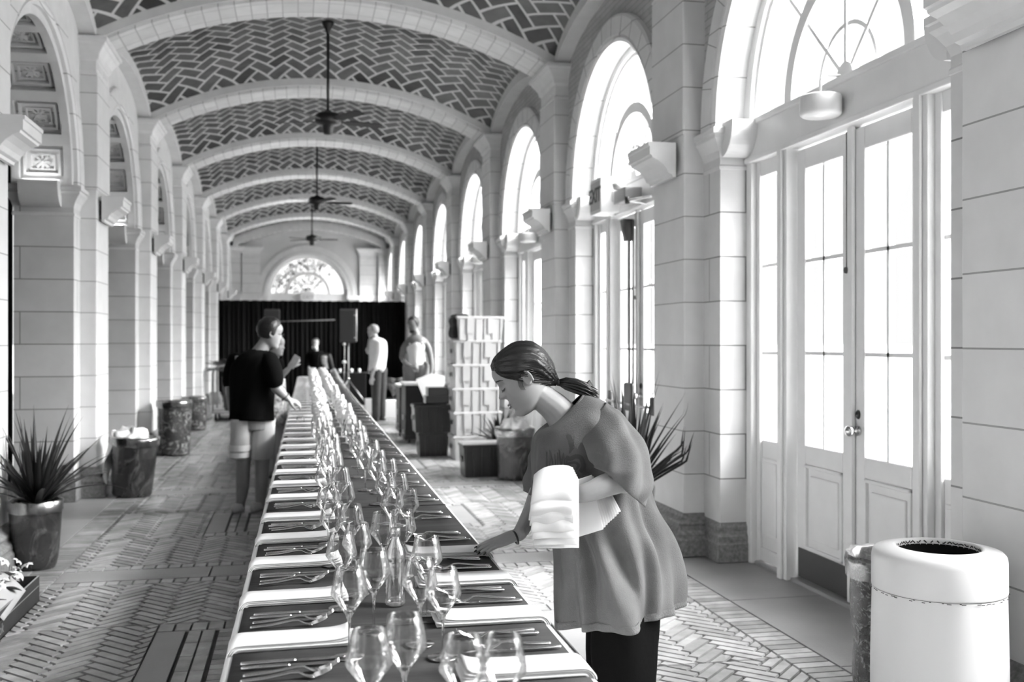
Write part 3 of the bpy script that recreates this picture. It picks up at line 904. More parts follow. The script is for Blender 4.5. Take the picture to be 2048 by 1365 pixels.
for k in range(len(seg_edges) - 1):
    v0, v1 = seg_edges[k], seg_edges[k + 1]
    a, b = T(0, v0), T(0, v1)
    root = empty('folding_table', T(TW / 2, v0))
    o3 = T(TW / 2, v0)
    m = MB()
    q = [T(.02, v0 + .012, 0) - o3, T(TW - .02, v0 + .012, 0) - o3, T(TW - .02, v1 - .012, 0) - o3, T(.02, v1 - .012, 0) - o3]
    m.rings([[(p.x, p.y, z) for p in q] for z in (TH - .035, TH - .008)], 0, True, True, False); m.build('tabletop', M_wood, root)
    for uu in (.09, TW - .09):
        for vv in (v0 + .22, v1 - .22):
            m = MB(); p = T(uu, vv) - o3; m.tube([(p.x, p.y, 0), (p.x, p.y, TH - .035)], .014, 8); m.build('leg', M_grey, root)
    tag(root, 'folding banquet table under the charcoal cloth, %s from the camera' % ordn[k], 'table', 'banquet tables in one long row')
    # white under cloth hanging to the floor, flaring a little
    m = MB(); n = 40
    for sg in (0, 1):
        rr = []
        for j in range(n + 1):
            vv = v0 + (v1 - v0) * j / n
            row_ = []
            for q_, z in ((0, TH - .003), (.010, TH - .006), (.016, TH - .03), (.022, .45), (.026, .06)):
                fl_ = .010 * math.sin(j * 1.1 + k * 2) * (TH - z)
                u = (-q_ - .004 + fl_) if sg == 0 else (TW + q_ + .004 + fl_)
                if z > TH - .02: u = (-q_ + .0) if sg == 0 else TW + q_
                p = T(u, vv, z); row_.append(p)
            rr.append(row_)
        m.rings(rr, 0, False, False, True)
    p4 = [T(0, v0, TH - .003), T(TW, v0, TH - .003), T(TW, v1, TH - .003), T(0, v1, TH - .003)]; m.poly(p4)
    o = m.build('under_cloth', M_liner); tag(o, 'white cloth hanging under the charcoal cloth on the %s table' % ordn[k], 'tablecloth', 'white under cloths')
    # charcoal cloth
    m = MB(); nu, nv = 10, 40; rr = []
    for j in range(nv + 1):
        vv = v0 - .01 + (v1 - v0 + .02) * j / nv
        row_ = []
        for i_ in range(nu + 1):
            u = .003 + (TW - .006) * i_ / nu
            z = TH + .0015 + .0010 * math.sin(vv * 3 + i_ * .6) * (0 < i_ < nu)
            if j in (0, nv): z += .006
            row_.append(T(u, vv, z))
        row_.insert(0, T(.000, vv, TH - .016)); row_.append(T(TW + .003, vv, TH - .018))
        row_.insert(0, T(-.004, vv, TH - .040)); row_.append(T(TW + .005, vv, TH - .032))
        rr.append(row_)
    m.rings(rr, 0, False, False, True)
    o = m.build('tablecloth', M_cloth); o.modifiers.new('solid', 'SOLIDIFY').thickness = .0015
    tag(o, 'charcoal tablecloth over the %s table from the camera' % ordn[k], 'tablecloth', 'charcoal tablecloths')

# ---------- folded napkins
TZ = TH + .0045
def napkin_mesh(layers=4, seed=0):
    """origin at the table edge; x runs inwards, y = width, hangs a little over the edge"""
    rnd = random.Random(seed); m = MB()
    W = .105; L = .285; th = .0048
    for l in range(layers):
        w = W / 2 - .002 * (layers - 1 - l) * rnd.uniform(.2, 1)
        Ls = L - rnd.uniform(0, .008) - .004 * l
        rr = []
        zb = l * th
        prof = []
        n = 26
        for k in range(n + 1):
            s = k / n * (Ls + .045)
            # from the inner end outwards and down over the edge
            x = Ls - s
            if x >= .012: px, pz = x, zb
            else:
                a = min((.012 - x) / .030, 1.35)
                px = .012 - (.016 + zb) * math.sin(min(a, PI / 2)); pz = zb - (.016 + zb) * (1 - math.cos(min(a, PI / 2)))
            lift = .004 * math.exp(-s / .02) * l
            prof.append((px, pz + lift))
        for px, pz in prof:
            rr.append([(px, -w, pz), (px, w, pz), (px, w + .0004, pz + th * .5), (px, w, pz + th), (px, -w, pz + th), (px, -w - .0004, pz + th * .5)])
        m.rings(rr, 0, True, True, True)
    o = m.build('folded_napkin', M_linen)
    return o
nap_proto = [napkin_mesh(4, s) for s in range(3)]
used_n = [False] * 3
def place_napkin(v, side, label, jit=0, group=None):
    k = random.randrange(3)
    o = nap_proto[k]
    if used_n[k]:
        o = o.copy(); COL.objects.link(o)
    used_n[k] = True
    if side < 0: o.location = T(.004, v, TZ - .001); o.rotation_euler = (0, 0, math.radians(1.5 + random.uniform(-1, 1)))
    else: o.location = T(TW - .004, v, TZ - .001); o.rotation_euler = (0, 0, PI - math.radians(1 + random.uniform(-1, 1)))
    tag(o, label, 'napkin', group or ('folded napkins along the left of the table' if side < 0 else 'folded napkins along the right of the table'))
    return o

# ---------- cutlery
def knife_mesh(L=.235):
    m = MB(); h = L * .52
    rr = []
    for x, w, t in ((0, .0044, .0032), (.003, .0062, .0042), (h * .5, .0058, .0042), (h - .006, .0054, .0040), (h, .0036, .0030)):
        rr.append([(x, w * math.cos(2 * PI * k / 10), .0042 + t * math.sin(2 * PI * k / 10)) for k in range(10)])
    m.rings(rr, 0)
    root = m.build('table_knife', M_steel)
    m = MB(); rr = []
    for x, w0, w1 in ((h - .001, -.003, .003), (h + .012, -.0070, .0055), (h + .03, -.0095, .0062), (h + .07, -.0108, .0066), (L - .02, -.0088, .0062), (L - .008, -.0030, .0050), (L, .0030, .0042)):
        rr.append([(x, w0, .0040), (x, (w0 + w1) / 2, .0048), (x, w1, .0052), (x, (w0 + w1) / 2, .0028)])
    m.rings(rr, 0, True, True, False)
    b = m.build('blade', M_steel, root)
    return root
def fork_mesh(L=.215):
    m = MB(); rr = []
    hl = L * .55
    pr = [(0, .0046, .0032, .004), (.004, .0062, .0040, .004), (hl * .5, .0058, .0040, .0065), (hl, .0044, .0032, .014), (hl + .016, .0040, .0028, .0135), (hl + .030, .0080, .0020, .0060), (hl + .042, .0128, .0017, .0030), (hl + .052, .0135, .0016, .0040)]
    for x, w, t, z in pr:
        rr.append([(x, w * math.cos(2 * PI * k / 10), z + t * math.sin(2 * PI * k / 10)) for k in range(10)])
    m.rings(rr, 0)
    for k in range(4):
        y = -.0108 + .0072 * k
        m.tube([(hl + .050, y, .0038), (hl + .066, y, .0085), (hl + .084, y, .0165), (L, y * .92, .0235)], [.0026, .0023, .0020, .0008], 6)
    return m.build('table_fork', M_steel)
kp = [knife_mesh(.235), knife_mesh(.205)]; fp = [fork_mesh(.205), fork_mesh(.190)]
first = {}
def put(proto, loc, rz, label, cat, group):
    key = proto.name
    o = proto if key not in first else copy_tree(proto)
    first[key] = 1
    o.location = loc; o.rotation_euler = (0, 0, rz)
    tag(o, label, cat, group); return o
def setting_word(k, n):
    if k < len(ordn): return ordn[k] + ' place from the camera'
    return None
left_v = [2.02, 2.49, 2.905, 3.37, 3.78, 4.24, 4.76]
while left_v[-1] < 20.4: left_v.append(left_v[-1] + .462)
for k, v in enumerate(left_v):
    sw = setting_word(k, len(left_v))
    if sw: lab = 'folded white napkin on the left table edge, %s' % sw
    else: lab = 'white napkin in the far left stretch of the table edge'
    place_napkin(v, -1, lab, group=None if sw else 'far napkins on the left table edge')
    for j, (dv, pr, kind, ux) in enumerate(((-.150, kp[0], 'knife', .030), (-.182, kp[1], 'knife', .026), (-.236, fp[0], 'fork', .034), (-.274, fp[1], 'fork', .036))):
        farw = 'farther' if j in (0, 2) else 'nearer'
        if k < len(ordn):
            lb = '%s steel %s on the left side, %s' % (farw, kind, sw); gp = '%s laid on the left side' % ('knives' if kind == 'knife' else 'forks')
        else:
            lb = 'steel %s in the blurred far stretch of the left side' % kind; gp = 'far %s on the left side' % ('knives' if kind == 'knife' else 'forks')
        r = random.uniform(-.6, .6)
        put(pr, T(ux + random.uniform(-.006, .006), v + dv + random.uniform(-.004, .004), TZ), math.radians(2.5 + r + (1.5 if kind == 'fork' else 0)), lb, kind, gp)
right_n = [2.17, 2.60, 3.02, 3.42]
right_v = [2.10, 2.56, 3.00, 3.42, 3.88]
while right_v[-1] < 20.2: right_v.append(right_v[-1] + .466)
for k, v in enumerate(right_n):
    place_napkin(v, 1, 'folded white napkin on the right table edge, %s' % (['nearest the camera', 'beside the woman in the long T-shirt', 'just in front of the one being laid', 'the last one laid, under the reaching fingertips'][k]))
for k, v in enumerate(right_v):
    for j, (dv, pr, kind, ux) in enumerate(((.270, kp[1], 'knife', .045), (.245, fp[0], 'fork', .040), (.150, fp[1], 'fork', .030), (.120, kp[0], 'knife', .022))):
        farw = 'farther' if j in (0, 1) else 'nearer'
        if k < len(ordn):
            lb = '%s steel %s on the right side, %s' % (farw, kind, ordn[k] + ' place from the camera'); gp = '%s laid on the right side' % ('knives' if kind == 'knife' else 'forks')
        else:
            lb = 'steel %s in the blurred far stretch of the right side' % kind; gp = 'far %s on the right side' % ('knives' if kind == 'knife' else 'forks')
        put(pr, T(TW - ux + random.uniform(-.006, .006), v + dv - .36 + .0 + random.uniform(-.004, .004), TZ), PI + math.radians(random.uniform(-2, 1.5)), lb, kind, gp)

# ---------- wine glasses
M_glass = thin_glass('wine_glass', base=0.045, edge=.92, tint=.985, rough=.07, power=.28)
M_farglass = thin_glass('wine_glass_far', base=0.42, edge=1.0, tint=.99, rough=.32, power=.45)
M_footglass = thin_glass('glass_foot', base=.30, edge=1.0, rough=.12, power=.4)
mg, nt, N_, L_, b_ = _new('solid_glass')
b_.inputs['Transmission Weight'].default_value = 1; b_.inputs['Roughness'].default_value = 0.02; b_.inputs['IOR'].default_value = 1.45
M_solid = mg
bowl_prof = [(.0042, .083), (.0080, .096), (.0185, .1125), (.0335, .1315), (.0410, .1415), (.0428, .1450), (.0428, .1475), (.0418, .1520), (.0390, .166), (.0350, .187), (.0318, .2045)]
bowl_in = [(.0275, .2045), (.0292, .196), (.0326, .177), (.0365, .157), (.0382, .149), (.0384, .1450), (.0355, .1395), (.0255, .1255), (.0130, .110), (.0, .103)]
stem_prof = [(.0033, .004), (.0028, .012), (.0026, .05), (.0032, .075), (.0044, .084), (.0078, .0965), (.0130, .1055), (.0, .1060)]
base_prof = [(.0, .0), (.034, .0), (.0352, .0012), (.034, .0022), (.012, .0042), (.0034, .009), (0, .010)]
m = MB(); m.lathe(bowl_prof + [(.0312, .2052), (.0306, .203)], (0, 0, 0), 28)
glass_proto = m.build('wine_glass', M_glass)
m = MB(); m.lathe(stem_prof, (0, 0, 0), 12); m.build('stem', M_solid, glass_proto)
m = MB(); m.lathe(base_prof, (0, 0, 0), 28); m.build('foot', M_footglass, glass_proto)
m = MB(); m.lathe(bowl_prof, (0, 0, 0), 14)
m.lathe([(0, 0), (.034, .0), (.034, .002), (.004, .006), (.0028, .05), (.0042, .083)], (0, 0, 0), 10)
far_glass = m.build('wine_glass', M_farglass)
near = [(.198, 1.93), (.125, 1.84), (.285, 1.77), (.355, 1.76), (.115, 2.36), (.185, 2.55), (.115, 2.79), (.165, 2.93), (.335, 2.69), (.325, 2.31), (.285, 2.42), (.315, 3.13), (.255, 3.10), (.165, 3.27), (.110, 3.33),
        (.325, 3.60), (.375, 3.57), (.165, 3.80), (.105, 3.68), (.340, 4.04), (.385, 4.00), (.17, 4.22), (.11, 4.30), (.345, 4.54), (.39, 4.50)]
gl = [(x, y) for x, y in near]
lv = 4.70; 
while lv < 20.4:
    for u, d in ((.265, 0), (.325, .12), (.300, .25)): gl.append((-.165 + .008 * (lv - 2.25) + u + random.uniform(-.02, .02), lv + d + random.uniform(-.03, .03)))
    for u, d in ((.505, .2), (.455, .30)): gl.append((-.165 + .008 * (lv - 2.25) + u + random.uniform(-.02, .02), lv + d + random.uniform(-.03, .03)))
    lv += .462
gl.sort(key=lambda p: p[1])
cl = 0; cr = 0; used = {'a': 0, 'b': 0}
for x, y in gl:
    left = (x - (-.165 + .008 * (y - 2.25))) < .40
    if left: cl += 1; c = cl
    else: cr += 1; c = cr
    nearg = y < 7.2
    if nearg:
        o = glass_proto if not used['a'] else copy_tree(glass_proto); used['a'] = 1
    else:
        o = far_glass if not used['b'] else copy_tree(far_glass); used['b'] = 1
    o.location = (x, y, TZ)
    o.rotation_euler = (0, 0, random.uniform(0, 6))
    sd = 'left' if left else 'right'
    if c <= 20: tag(o, 'empty angular wine glass, %s from the camera in the %s hand line' % (ordn[c - 1], sd), 'wine glass', 'wine glasses down the %s of the table middle' % sd)
    elif nearg: tag(o, 'empty wine glass in the crowded middle stretch of the %s hand line' % sd, 'wine glass', 'wine glasses in the middle stretch, %s' % sd)
    else: tag(o, 'empty wine glass in the sparkling far stretch of the %s hand line' % sd, 'wine glass', 'wine glasses in the far stretch, %s' % sd)
# clear plastic water bottle among the glasses
M_pet = thin_glass('clear_plastic', base=.26, edge=.95, tint=.93, rough=.12)
prof = [(0, .004), (.024, .0), (.028, .006)]
for k in range(9): prof += [(.0285, .012 + k * .012), (.0262, .018 + k * .012)]
prof += [(.0285, .125), (.0285, .140), (.024, .158), (.013, .178), (.0115, .186), (.0115, .192)]
root = empty('water_bottle', (.262, 2.80, TZ))
m = MB(); m.lathe(prof, (0, 0, 0), 32); m.build('bottle', M_pet, root)
m = MB(); m.lathe([(0, .210), (.0135, .210), (.014, .206), (.014, .190), (.012, .188)], (0, 0, 0), 24); m.build('cap', M_pet, root)
tag(root, 'clear ribbed plastic water bottle standing among the wine glasses', 'bottle')

# ================================================================== bins, plants, crates
def place(px_x, px_y): return None
M_wrapA = wrap_mat('film_wrapped_dark', 0.02, 0.14, 7, (1, 1, .6), .52, .74)
M_wrapB = wrap_mat('film_wrapped_grey', 0.035, 0.5, 10, (1, 1, 1.2), .52, .70)
M_wrapC = wrap_mat('film_wrapped_streaky', 0.05, 0.50, 26, (1.0, 1.0, 1.1), .50, .68)
M_film = mat('clear_white_film', 0.80, 0.25, bump=.8, bump_scale=18, coat=.5)
M_clearfilm = thin_glass('clear_film', base=.22, edge=.9, rough=.25, power=.4)
M_soil = mat('potting_soil', 0.03, 0.9, bump=.5)
M_leaf = mat('dark_green_leaf', 0.014, 0.45, noise_amt=.3)
M_leaf2 = mat('mid_leaf', 0.09, 0.45, noise_amt=.4)
M_crate = mat('white_plastic_crate', 0.44, 0.4, noise_amt=.05, noise_scale=5)
M_crate_dark = mat('charcoal_tub', 0.022, 0.4, noise_amt=.2)
M_paper = mat('white_board', 0.72, 0.7)

def blob_disp(m, amp, sc, seed):
    for i, p in enumerate(m.v):
        v = Vector(p); n = noise.noise(v * sc + Vector((seed, 0, 0)))
        n2 = noise.noise(v * sc * 2.7 + Vector((0, seed, 0)))
        m.v[i] = tuple(v + Vector((v.x, v.y, 0)).normalized() * (n + .5 * n2) * amp if (v.x or v.y) else v)
def barrel(name, loc, r, h, rt, label, mt, film_top=True, tilt=0.0, seed=1, cat='trash barrel', group='film wrapped barrels'):
    root = empty(name, loc); root.rotation_euler = (0, tilt, 0)
    m = MB(); prof = [(0, .012)]
    prof += [(r * .86, .0 + .01), (r * .92, .03)]
    for k in range(14): prof.append((r * .93 + (rt - r * .93) * k / 13, .05 + (h - .07) * k / 13))
    prof += [(rt * 1.03, h - .015), (rt * 1.02, h), (rt * .95, h), (rt * .93, h - .05), (rt * .88, h - .16), (0, h - .17)]
    m.lathe(prof, (0, 0, 0), 48); blob_disp(m, .010, 7, seed)
    m.build('drum', mt, root)
    if film_top:
        m = MB(); rr = []
        for q in range(5):
            row_ = []
            for k in range(64):
                a = 2 * PI * k / 64
                w = .005 * math.sin(3 * a + seed) + .003 * math.sin(13 * a + 2 * seed + q)
                R_ = [rt * 1.05, rt * 1.075, rt * 1.05, rt * .93, rt * .80][q]
                Z_ = [h - .08, h - .02, h + .012, h + .006, h - .05][q]
                row_.append(((R_ + w) * math.cos(a), (R_ + w) * math.sin(a), Z_ + w * .8))
            rr.append(row_)
        m.rings(rr, 0, True, False, True); m.build('film_collar', M_clearfilm, root)
    tag(root, label, cat, group)
    return root
def crumple(name, loc, r, h, label, cat, parent=None, seed=0, mt=None):
    m = MB(); rr = []
    for q in range(9):
        t = q / 8 * PI / 2
        row_ = []
        for k in range(40):
            a = 2 * PI * k / 40
            n = noise.noise(Vector((math.cos(a) * 2.2, math.sin(a) * 2.2, q * .55 + seed * 3)))
            R_ = r * math.cos(t) * (1 + .45 * n) + .002
            row_.append((R_ * math.cos(a), R_ * math.sin(a), h * math.sin(t) * (1 + .5 * n)))
        rr.append(row_)
    m.rings(rr, 0, True, True, True)
    o = m.build(name, mt or M_film, parent, loc=loc)
    if label: tag(o, label, cat)
    return o
b1 = barrel('trash_barrel', (-1.575, 10.36, 0.0), .20, .57, .215, 'leaning dark barrel wrapped in clear film by the left plinth, white bag bulging on top', M_wrapA, True, math.radians(3), 2)
crumple('plastic_bag', (-.03, .04, .50), .20, .14, None, None, b1, 1)
m = MB(); rr = []
for q in range(8):
    t = q / 7
    rr.append([(-.20 - .05 * t + .03 * math.sin(6 * a + q), -.10 + .26 * a, .62 - .50 * t) for a in [j / 9 for j in range(10)]])
m.rings(rr, 0, False, False, True); o = m.build('hanging_film', M_film, b1); o.modifiers.new('solid', 'SOLIDIFY').thickness = .004
barrel('trash_barrel', (-1.585, 13.95, 0.0), .215, .71, .215, 'tall film wrapped barrel by the left wall behind the leaning one', M_wrapB, True, 0, 5)
barrel('trash_barrel', (-1.69, 17.75, 0.0), .19, .56, .19, 'small film wrapped barrel farthest along the left wall', M_wrapB, True, 0, 9)
barrel('trash_barrel', (2.30, 10.75, 0.0), .20, .555, .205, 'dark film wrapped barrel beside the grey lidded tub', M_wrapA, True, 0, 12)
crumple('crumpled_film', (2.28, 10.72, .50), .17, .16, 'crumpled clear film heaped on the barrel beside the grey lidded tub', 'plastic film', None, 4)
barrel('trash_barrel', (2.36, 3.71, 0.0), .16, .625, .175, 'streaky film wrapped barrel between the door and the white bin', M_wrapC, True, 0, 15)

# big white bin
M_binw = mat('white_bin_paint', 0.66, 0.38)
root = empty('litter_bin', (2.18, 3.15, 0))
m = MB(); m.lathe([(0, 0), (.222, 0), (.226, .01), (.224, .40), (.219, .640)], (0, 0, 0), 72); m.build('body', M_binw, root)
m = MB(); m.lathe([(.214, .640), (.2205, .642), (.2215, .648), (.2205, .748), (.217, .764), (.208, .774), (.150, .787), (.142, .786), (.137, .778), (.137, .765)], (0, 0, 0), 72); m.build('lid', M_binw, root)
m = MB(); m.lathe([(.137, .768), (.138, .5), (.10, .3), (0, .3)], (0, 0, 0), 40); m.build('liner', M_drape, root)
m = MB()
for k in range(40):
    a = 2 * PI * k / 40; b = a + .10 + .05 * math.sin(k * 7)
    m.tube([(.1375 * math.cos(t), .1375 * math.sin(t), .775 + .004 * math.sin(3 * k + t * 40)) for t in (a, (a + b) / 2, b)], .0025, 6)
m.build('liner_edge', M_black, root)
m = MB()
for k in range(90):
    a = 2 * PI * k / 90 + .02 * math.sin(k * 5)
    if (k * 37) % 7 < 4: m.obox((.2235 * math.cos(a), .2235 * math.sin(a), .6395 - .002 * ((k * 13) % 3)), Vector((-math.sin(a), math.cos(a), 0)) * (.003 + .002 * ((k * 11) % 3)), Vector((math.cos(a), math.sin(a), 0)) * .0012, (0, 0, .0010))
m.build('seam_chip', M_dark, root)
tag(root, 'large round white litter bin with open domed lid, right foreground', 'litter bin')

# ---------- strap leaved plants
def blades(parent, n, hmin, hmax, spread, seed, w=.022, dirs=None, z0=0.0, xmin=-9, xmax=9):
    rnd = random.Random(seed); m = MB()
    for k in range(n):
        a = rnd.uniform(0, 2 * PI) if dirs is None else dirs[k % len(dirs)][0] + rnd.uniform(-.12, .12)
        el = rnd.uniform(.55, 1.45) if dirs is None else dirs[k % len(dirs)][1] + rnd.uniform(-.06, .06)
        L_ = rnd.uniform(hmin, hmax); droop = rnd.uniform(.1, .9) * (1.5 - el) * spread
        u = Vector((math.cos(a), math.sin(a), 0)); side_ = Vector((-math.sin(a), math.cos(a), 0))
        rr = []; p = Vector((rnd.uniform(-.03, .03), rnd.uniform(-.03, .03), z0)); ang = el
        ns = 14
        for q in range(ns + 1):
            t = q / ns
            ww = w * (0.35 + 1.0 * math.sin(PI * min(t * 1.05, 1) ** .7) * .75) * (1 - t ** 3) + .0006
            d = (u * math.cos(ang) + Vector((0, 0, 1)) * math.sin(ang))
            nrm = side_.cross(d)
            rr.append([p - side_ * ww + nrm * ww * .35, p - nrm * ww * .12, p + side_ * ww + nrm * ww * .35, p + nrm * ww * .10])
            p = p + d * (L_ / ns); ang -= droop / ns * (1 + t)
        m.rings(rr, 0, True, True, True)
    m.v = [(min(max(x, xmin + .15 * (x - xmin) if x < xmin else x, xmin), xmax), y, z) for x, y, z in m.v]
    return m.build('foliage', M_leaf, parent)
def potted(name, loc, r, h, label, n, hmin, hmax, spread, seed, mt, dirs=None, w=.022, film=True, xmin=-9, xmax=9):
    root = empty(name, loc)
    m = MB(); prof = [(0, 0), (r * .72, 0), (r * .78, .02)] + [(r * .80 + r * .2 * (k / 9) ** .6, .03 + (h - .04) * k / 9) for k in range(10)] + [(r * 1.03, h), (r * .93, h), (r * .9, h - .04), (0, h - .05)]
    m.lathe(prof, (0, 0, 0), 40); m.build('pot', mt, root)
    m = MB(); m.lathe([(r * .9, h - .045), (0, h - .02)], (0, 0, 0), 24); m.build('soil', M_soil, root)
    if film:
        m = MB(); rr = []
        for q in range(4):
            rr.append([((r * [1.04, 1.06, 1.0, .85][q] + .003 * math.sin(5 * a + seed)) * math.cos(a), (r * [1.04, 1.06, 1.0, .85][q] + .003 * math.sin(5 * a + seed)) * math.sin(a), h + [-.07, -.0, .012, -.01][q] + .003 * math.sin(7 * a + q)) for a in [2 * PI * k / 60 for k in range(60)]])
        m.rings(rr, 0, True, False, True); m.build('film_collar', M_clearfilm, root)
    blades(root, n, hmin, hmax, spread, seed, w, dirs, h - .05, xmin, xmax)
    tag(root, label, 'potted plant', 'film wrapped potted plants')
    return root
potted('potted_dracaena', (-1.70, 7.22, 0), .165, .445, 'spiky dark potted plant in a film wrapped pot on the left, beside the flower box', 70, .40, .76, 1.0, 3, M_wrapA, w=.019, xmin=-.30)
potted('potted_dracaena', (2.20, 6.55, 0), .155, .52, 'spiky dark potted plant behind the woman, against the right pilaster', 64, .42, .86, .55, 11, M_wrapA, w=.027, xmax=.34,
       dirs=[(PI * .9, 1.40), (PI * .3, 1.50), (0, 1.32), (-.3, 1.05), (-.25, .80), (.2, 1.20), (PI * .95, 1.2), (-.35, .68), (PI * .5, 1.38), (-PI * .4, 1.35), (PI, 1.47), (0, 1.45)])

# ---------- flower box
M_card = mat('dark_cardboard', 0.022, 0.7, noise_amt=.2)
M_cardedge = mat('cardboard_edge', 0.25, 0.8)
M_kraft = mat('kraft_paper', 0.38, 0.8, noise_amt=.05)
M_petal = mat('white_petal', 0.82, 0.6)
M_cent = mat('flower_centre', 0.25, 0.7)
root = empty('cardboard_box', (-1.68, 5.74, 0))
m = MB(); x0, x1, y0, y1, h = -.24, .22, -.55, .55, .145
m.box(x0, x1, y0, y1, 0.0, .006); m.box(x0, x0 + .006, y0, y1, 0, h); m.box(x1 - .006, x1, y0, y1, 0, h); m.box(x0, x1, y0, y0 + .006, 0, h); m.box(x0, x1, y1 - .006, y1, 0, h)
m.build('carton', M_card, root)
m = MB(); m.box(x1 - .007, x1 + .001, y0, y1, h, h + .003); m.box(x0, x1, y1 - .007, y1 + .001, h, h + .003); m.box(x1, x1 + .0015, y0, y1 - .02, h * .62, h * .62 + .004)
m.build('cut_edge', M_cardedge, root)
text_mesh('printed_script', 'look', .075, M_cardedge, root, (x1 + .002, -.25, .05), (PI / 2, 0, PI / 2), ext=.0004).rotation_euler = (PI / 2, 0, PI / 2)
tag(root, 'dark low cardboard box of flowers on the floor, bottom left', 'box')
root2 = empty('flower_bunch', (-1.61, 5.87, .012))
rnd = random.Random(5)
fm = []
def flower(parent, c, r, seed):
    m = MB(); rn = random.Random(seed); np_ = 6
    tilt = Vector((rn.uniform(-.6, .9), rn.uniform(-.9, .2), 1)).normalized()
    a0 = tilt.orthogonal().normalized(); b0 = tilt.cross(a0)
    for k in range(np_):
        t = 2 * PI * k / np_ + rn.uniform(-.1, .1)
        d = a0 * math.cos(t) + b0 * math.sin(t); s_ = tilt.cross(d); rr = []
        for q in range(6):
            u = q / 5; w_ = r * .42 * math.sin(PI * (0.15 + .8 * u)) ; lift = r * (.55 * u - .55 * u * u * u)
            p = Vector(c) + d * r * u + tilt * lift
            rr.append([p - s_ * w_ + tilt * w_ * .2, p, p + s_ * w_ + tilt * w_ * .2, p - tilt * .002])
        m.rings(rr, 0, True, True, True)
    o = m.build('blossom', M_petal, parent)
    m = MB(); m.lathe([(0, .0), (r * .16, .0), (r * .12, r * .2), (0, r * .24)], (0, 0, 0), 10); q = m.build('centre', M_cent, o); q.location = Vector(c) + tilt * r * .08; q.rotation_euler = tilt.to_track_quat('Z', 'Y').to_euler()
for k in range(26):
    flower(root2, (rnd.uniform(-.16, .13), rnd.uniform(-.42, .36), .17 + rnd.uniform(0, .13)), rnd.uniform(.030, .046), k)
m = MB()
for k in range(70):
    a = rnd.uniform(0, 2 * PI); c = Vector((rnd.uniform(-.2, .10), rnd.uniform(-.5, .36), .10 + rnd.uniform(0, .16))); el = rnd.uniform(-.2, .9)
    d = Vector((math.cos(a) * math.cos(el), math.sin(a) * math.cos(el), math.sin(el))); s_ = d.cross(Vector((0, 0, 1))).normalized(); nn = s_.cross(d)
    L_ = rnd.uniform(.05, .10); rr = []
    for q in range(6):
        u = q / 5; w_ = L_ * .26 * math.sin(PI * (.06 + .92 * u))
        p = c + d * L_ * u - nn * (u * u * .02)
        rr.append([p - s_ * w_, p + nn * .002, p + s_ * w_, p - nn * .001])
    m.rings(rr, 0, True, True, True)
m.build('leaves', M_leaf, root2)
m = MB()
for k in range(26):
    x, y = rnd.uniform(-.18, .12), rnd.uniform(-.5, .36); m.tube([(x * .5, y * .9, .0), (x, y, .22)], .003, 6)
m.build('stems', M_leaf2, root2)
tag(root2, 'bunch of white blossoms with dark leaves in the cardboard box', 'flowers')
m = MB(); rr = []
for q in range(10):
    u = q / 9
    rr.append([(-.16 + .32 * v_ , -.05 + .42 * u - .12 * v_, .07 + .10 * math.sin(PI * v_) + .05 * u) for v_ in [j / 8 for j in range(9)]])
m.rings(rr, 0, False, False, True); o = m.build('kraft_paper_sheet', M_kraft, None, loc=(-1.60, 5.66, .03)); o.modifiers.new('solid', 'SOLIDIFY').thickness = .002
tag(o, 'smooth sheet of kraft paper wrapped round the flowers in the box', 'paper')

# ---------- ribbed crates
def crate_mesh(name, W, D, H, mt, lidded=False, ribs=2, rim=.02, taper=.90):
    root = empty(name)
    m = MB()
    w0, d0 = W / 2 * taper, D / 2 * taper; w1, d1 = W / 2 * .97, D / 2 * .97; t = .012
    def ring(w, d, z): return [(-w, -d, z), (w, -d, z), (w, d, z), (-w, d, z)]
    m.rings([ring(w0 - t, d0 - t, .012), ring(w0, d0, 0), ring(w1, d1, H - .02), ring(w1 - t, d1 - t, H - .02), ring(w0 - t, d0 - t, .012)], 0, True, False, False)
    m.poly(ring(w0 - t, d0 - t, .012)); m.poly(ring(w0, d0, 0))
    m.build('shell', mt, root)
    m = MB()
    m.rings([ring(W / 2 - .022, D / 2 - .022, H - .035), ring(W / 2, D / 2, H - .035), ring(W / 2 + .003, D / 2 + .003, H - .02), ring(W / 2, D / 2, H), ring(W / 2 - .022, D / 2 - .022, H)], 0, True, False, False, True)
    bevel(m.build('rim', mt, root), .004, 2)
    m = MB()
    def rib(x, wd, z0, z1, dep):
        f0 = z0 / H; f1 = z1 / H
        ya = -(d0 + (d1 - d0) * f0); yb = -(d0 + (d1 - d0) * f1)
        m.rings([[(x - wd, ya - dep, z0), (x + wd, ya - dep, z0), (x + wd, ya + .004, z0), (x - wd, ya + .004, z0)], [(x - wd, yb - dep, z1), (x + wd, yb - dep, z1), (x + wd, yb + .004, z1), (x - wd, yb + .004, z1)]], 0, True, True, False)
    n = 5
    for k in range(n + 1):
        x = -W / 2 * .86 + W * .86 * k / n
        rib(x, .008, .0, H - .03, .012)
    for k in range(2):
        x = -W * .22 + W * .44 * k
        rib(x, W * .07, H * .28, H - .03, .016)
    m.build('rib', mt, root)
    m = MB()
    for sx in (-1, 1): m.box(sx * W / 2 - .004, sx * W / 2 + .004, -.07, .07, H * .45, H * .62)
    m.build('handhold', M_dark, root)
    if lidded:
        m = MB(); m.mould(-W / 2 + .01, W / 2 - .01, -D / 2 + .01, D / 2 - .01, [(.01, H - .004), (.015, H + .004), (.0, H + .014), (-.05, H + .018), (-.06, H + .012)]); bevel(m.build('lid', lidded, root), .004, 2)
    return root
proto = crate_mesh('plastic_crate', .62, .44, .30, M_crate)
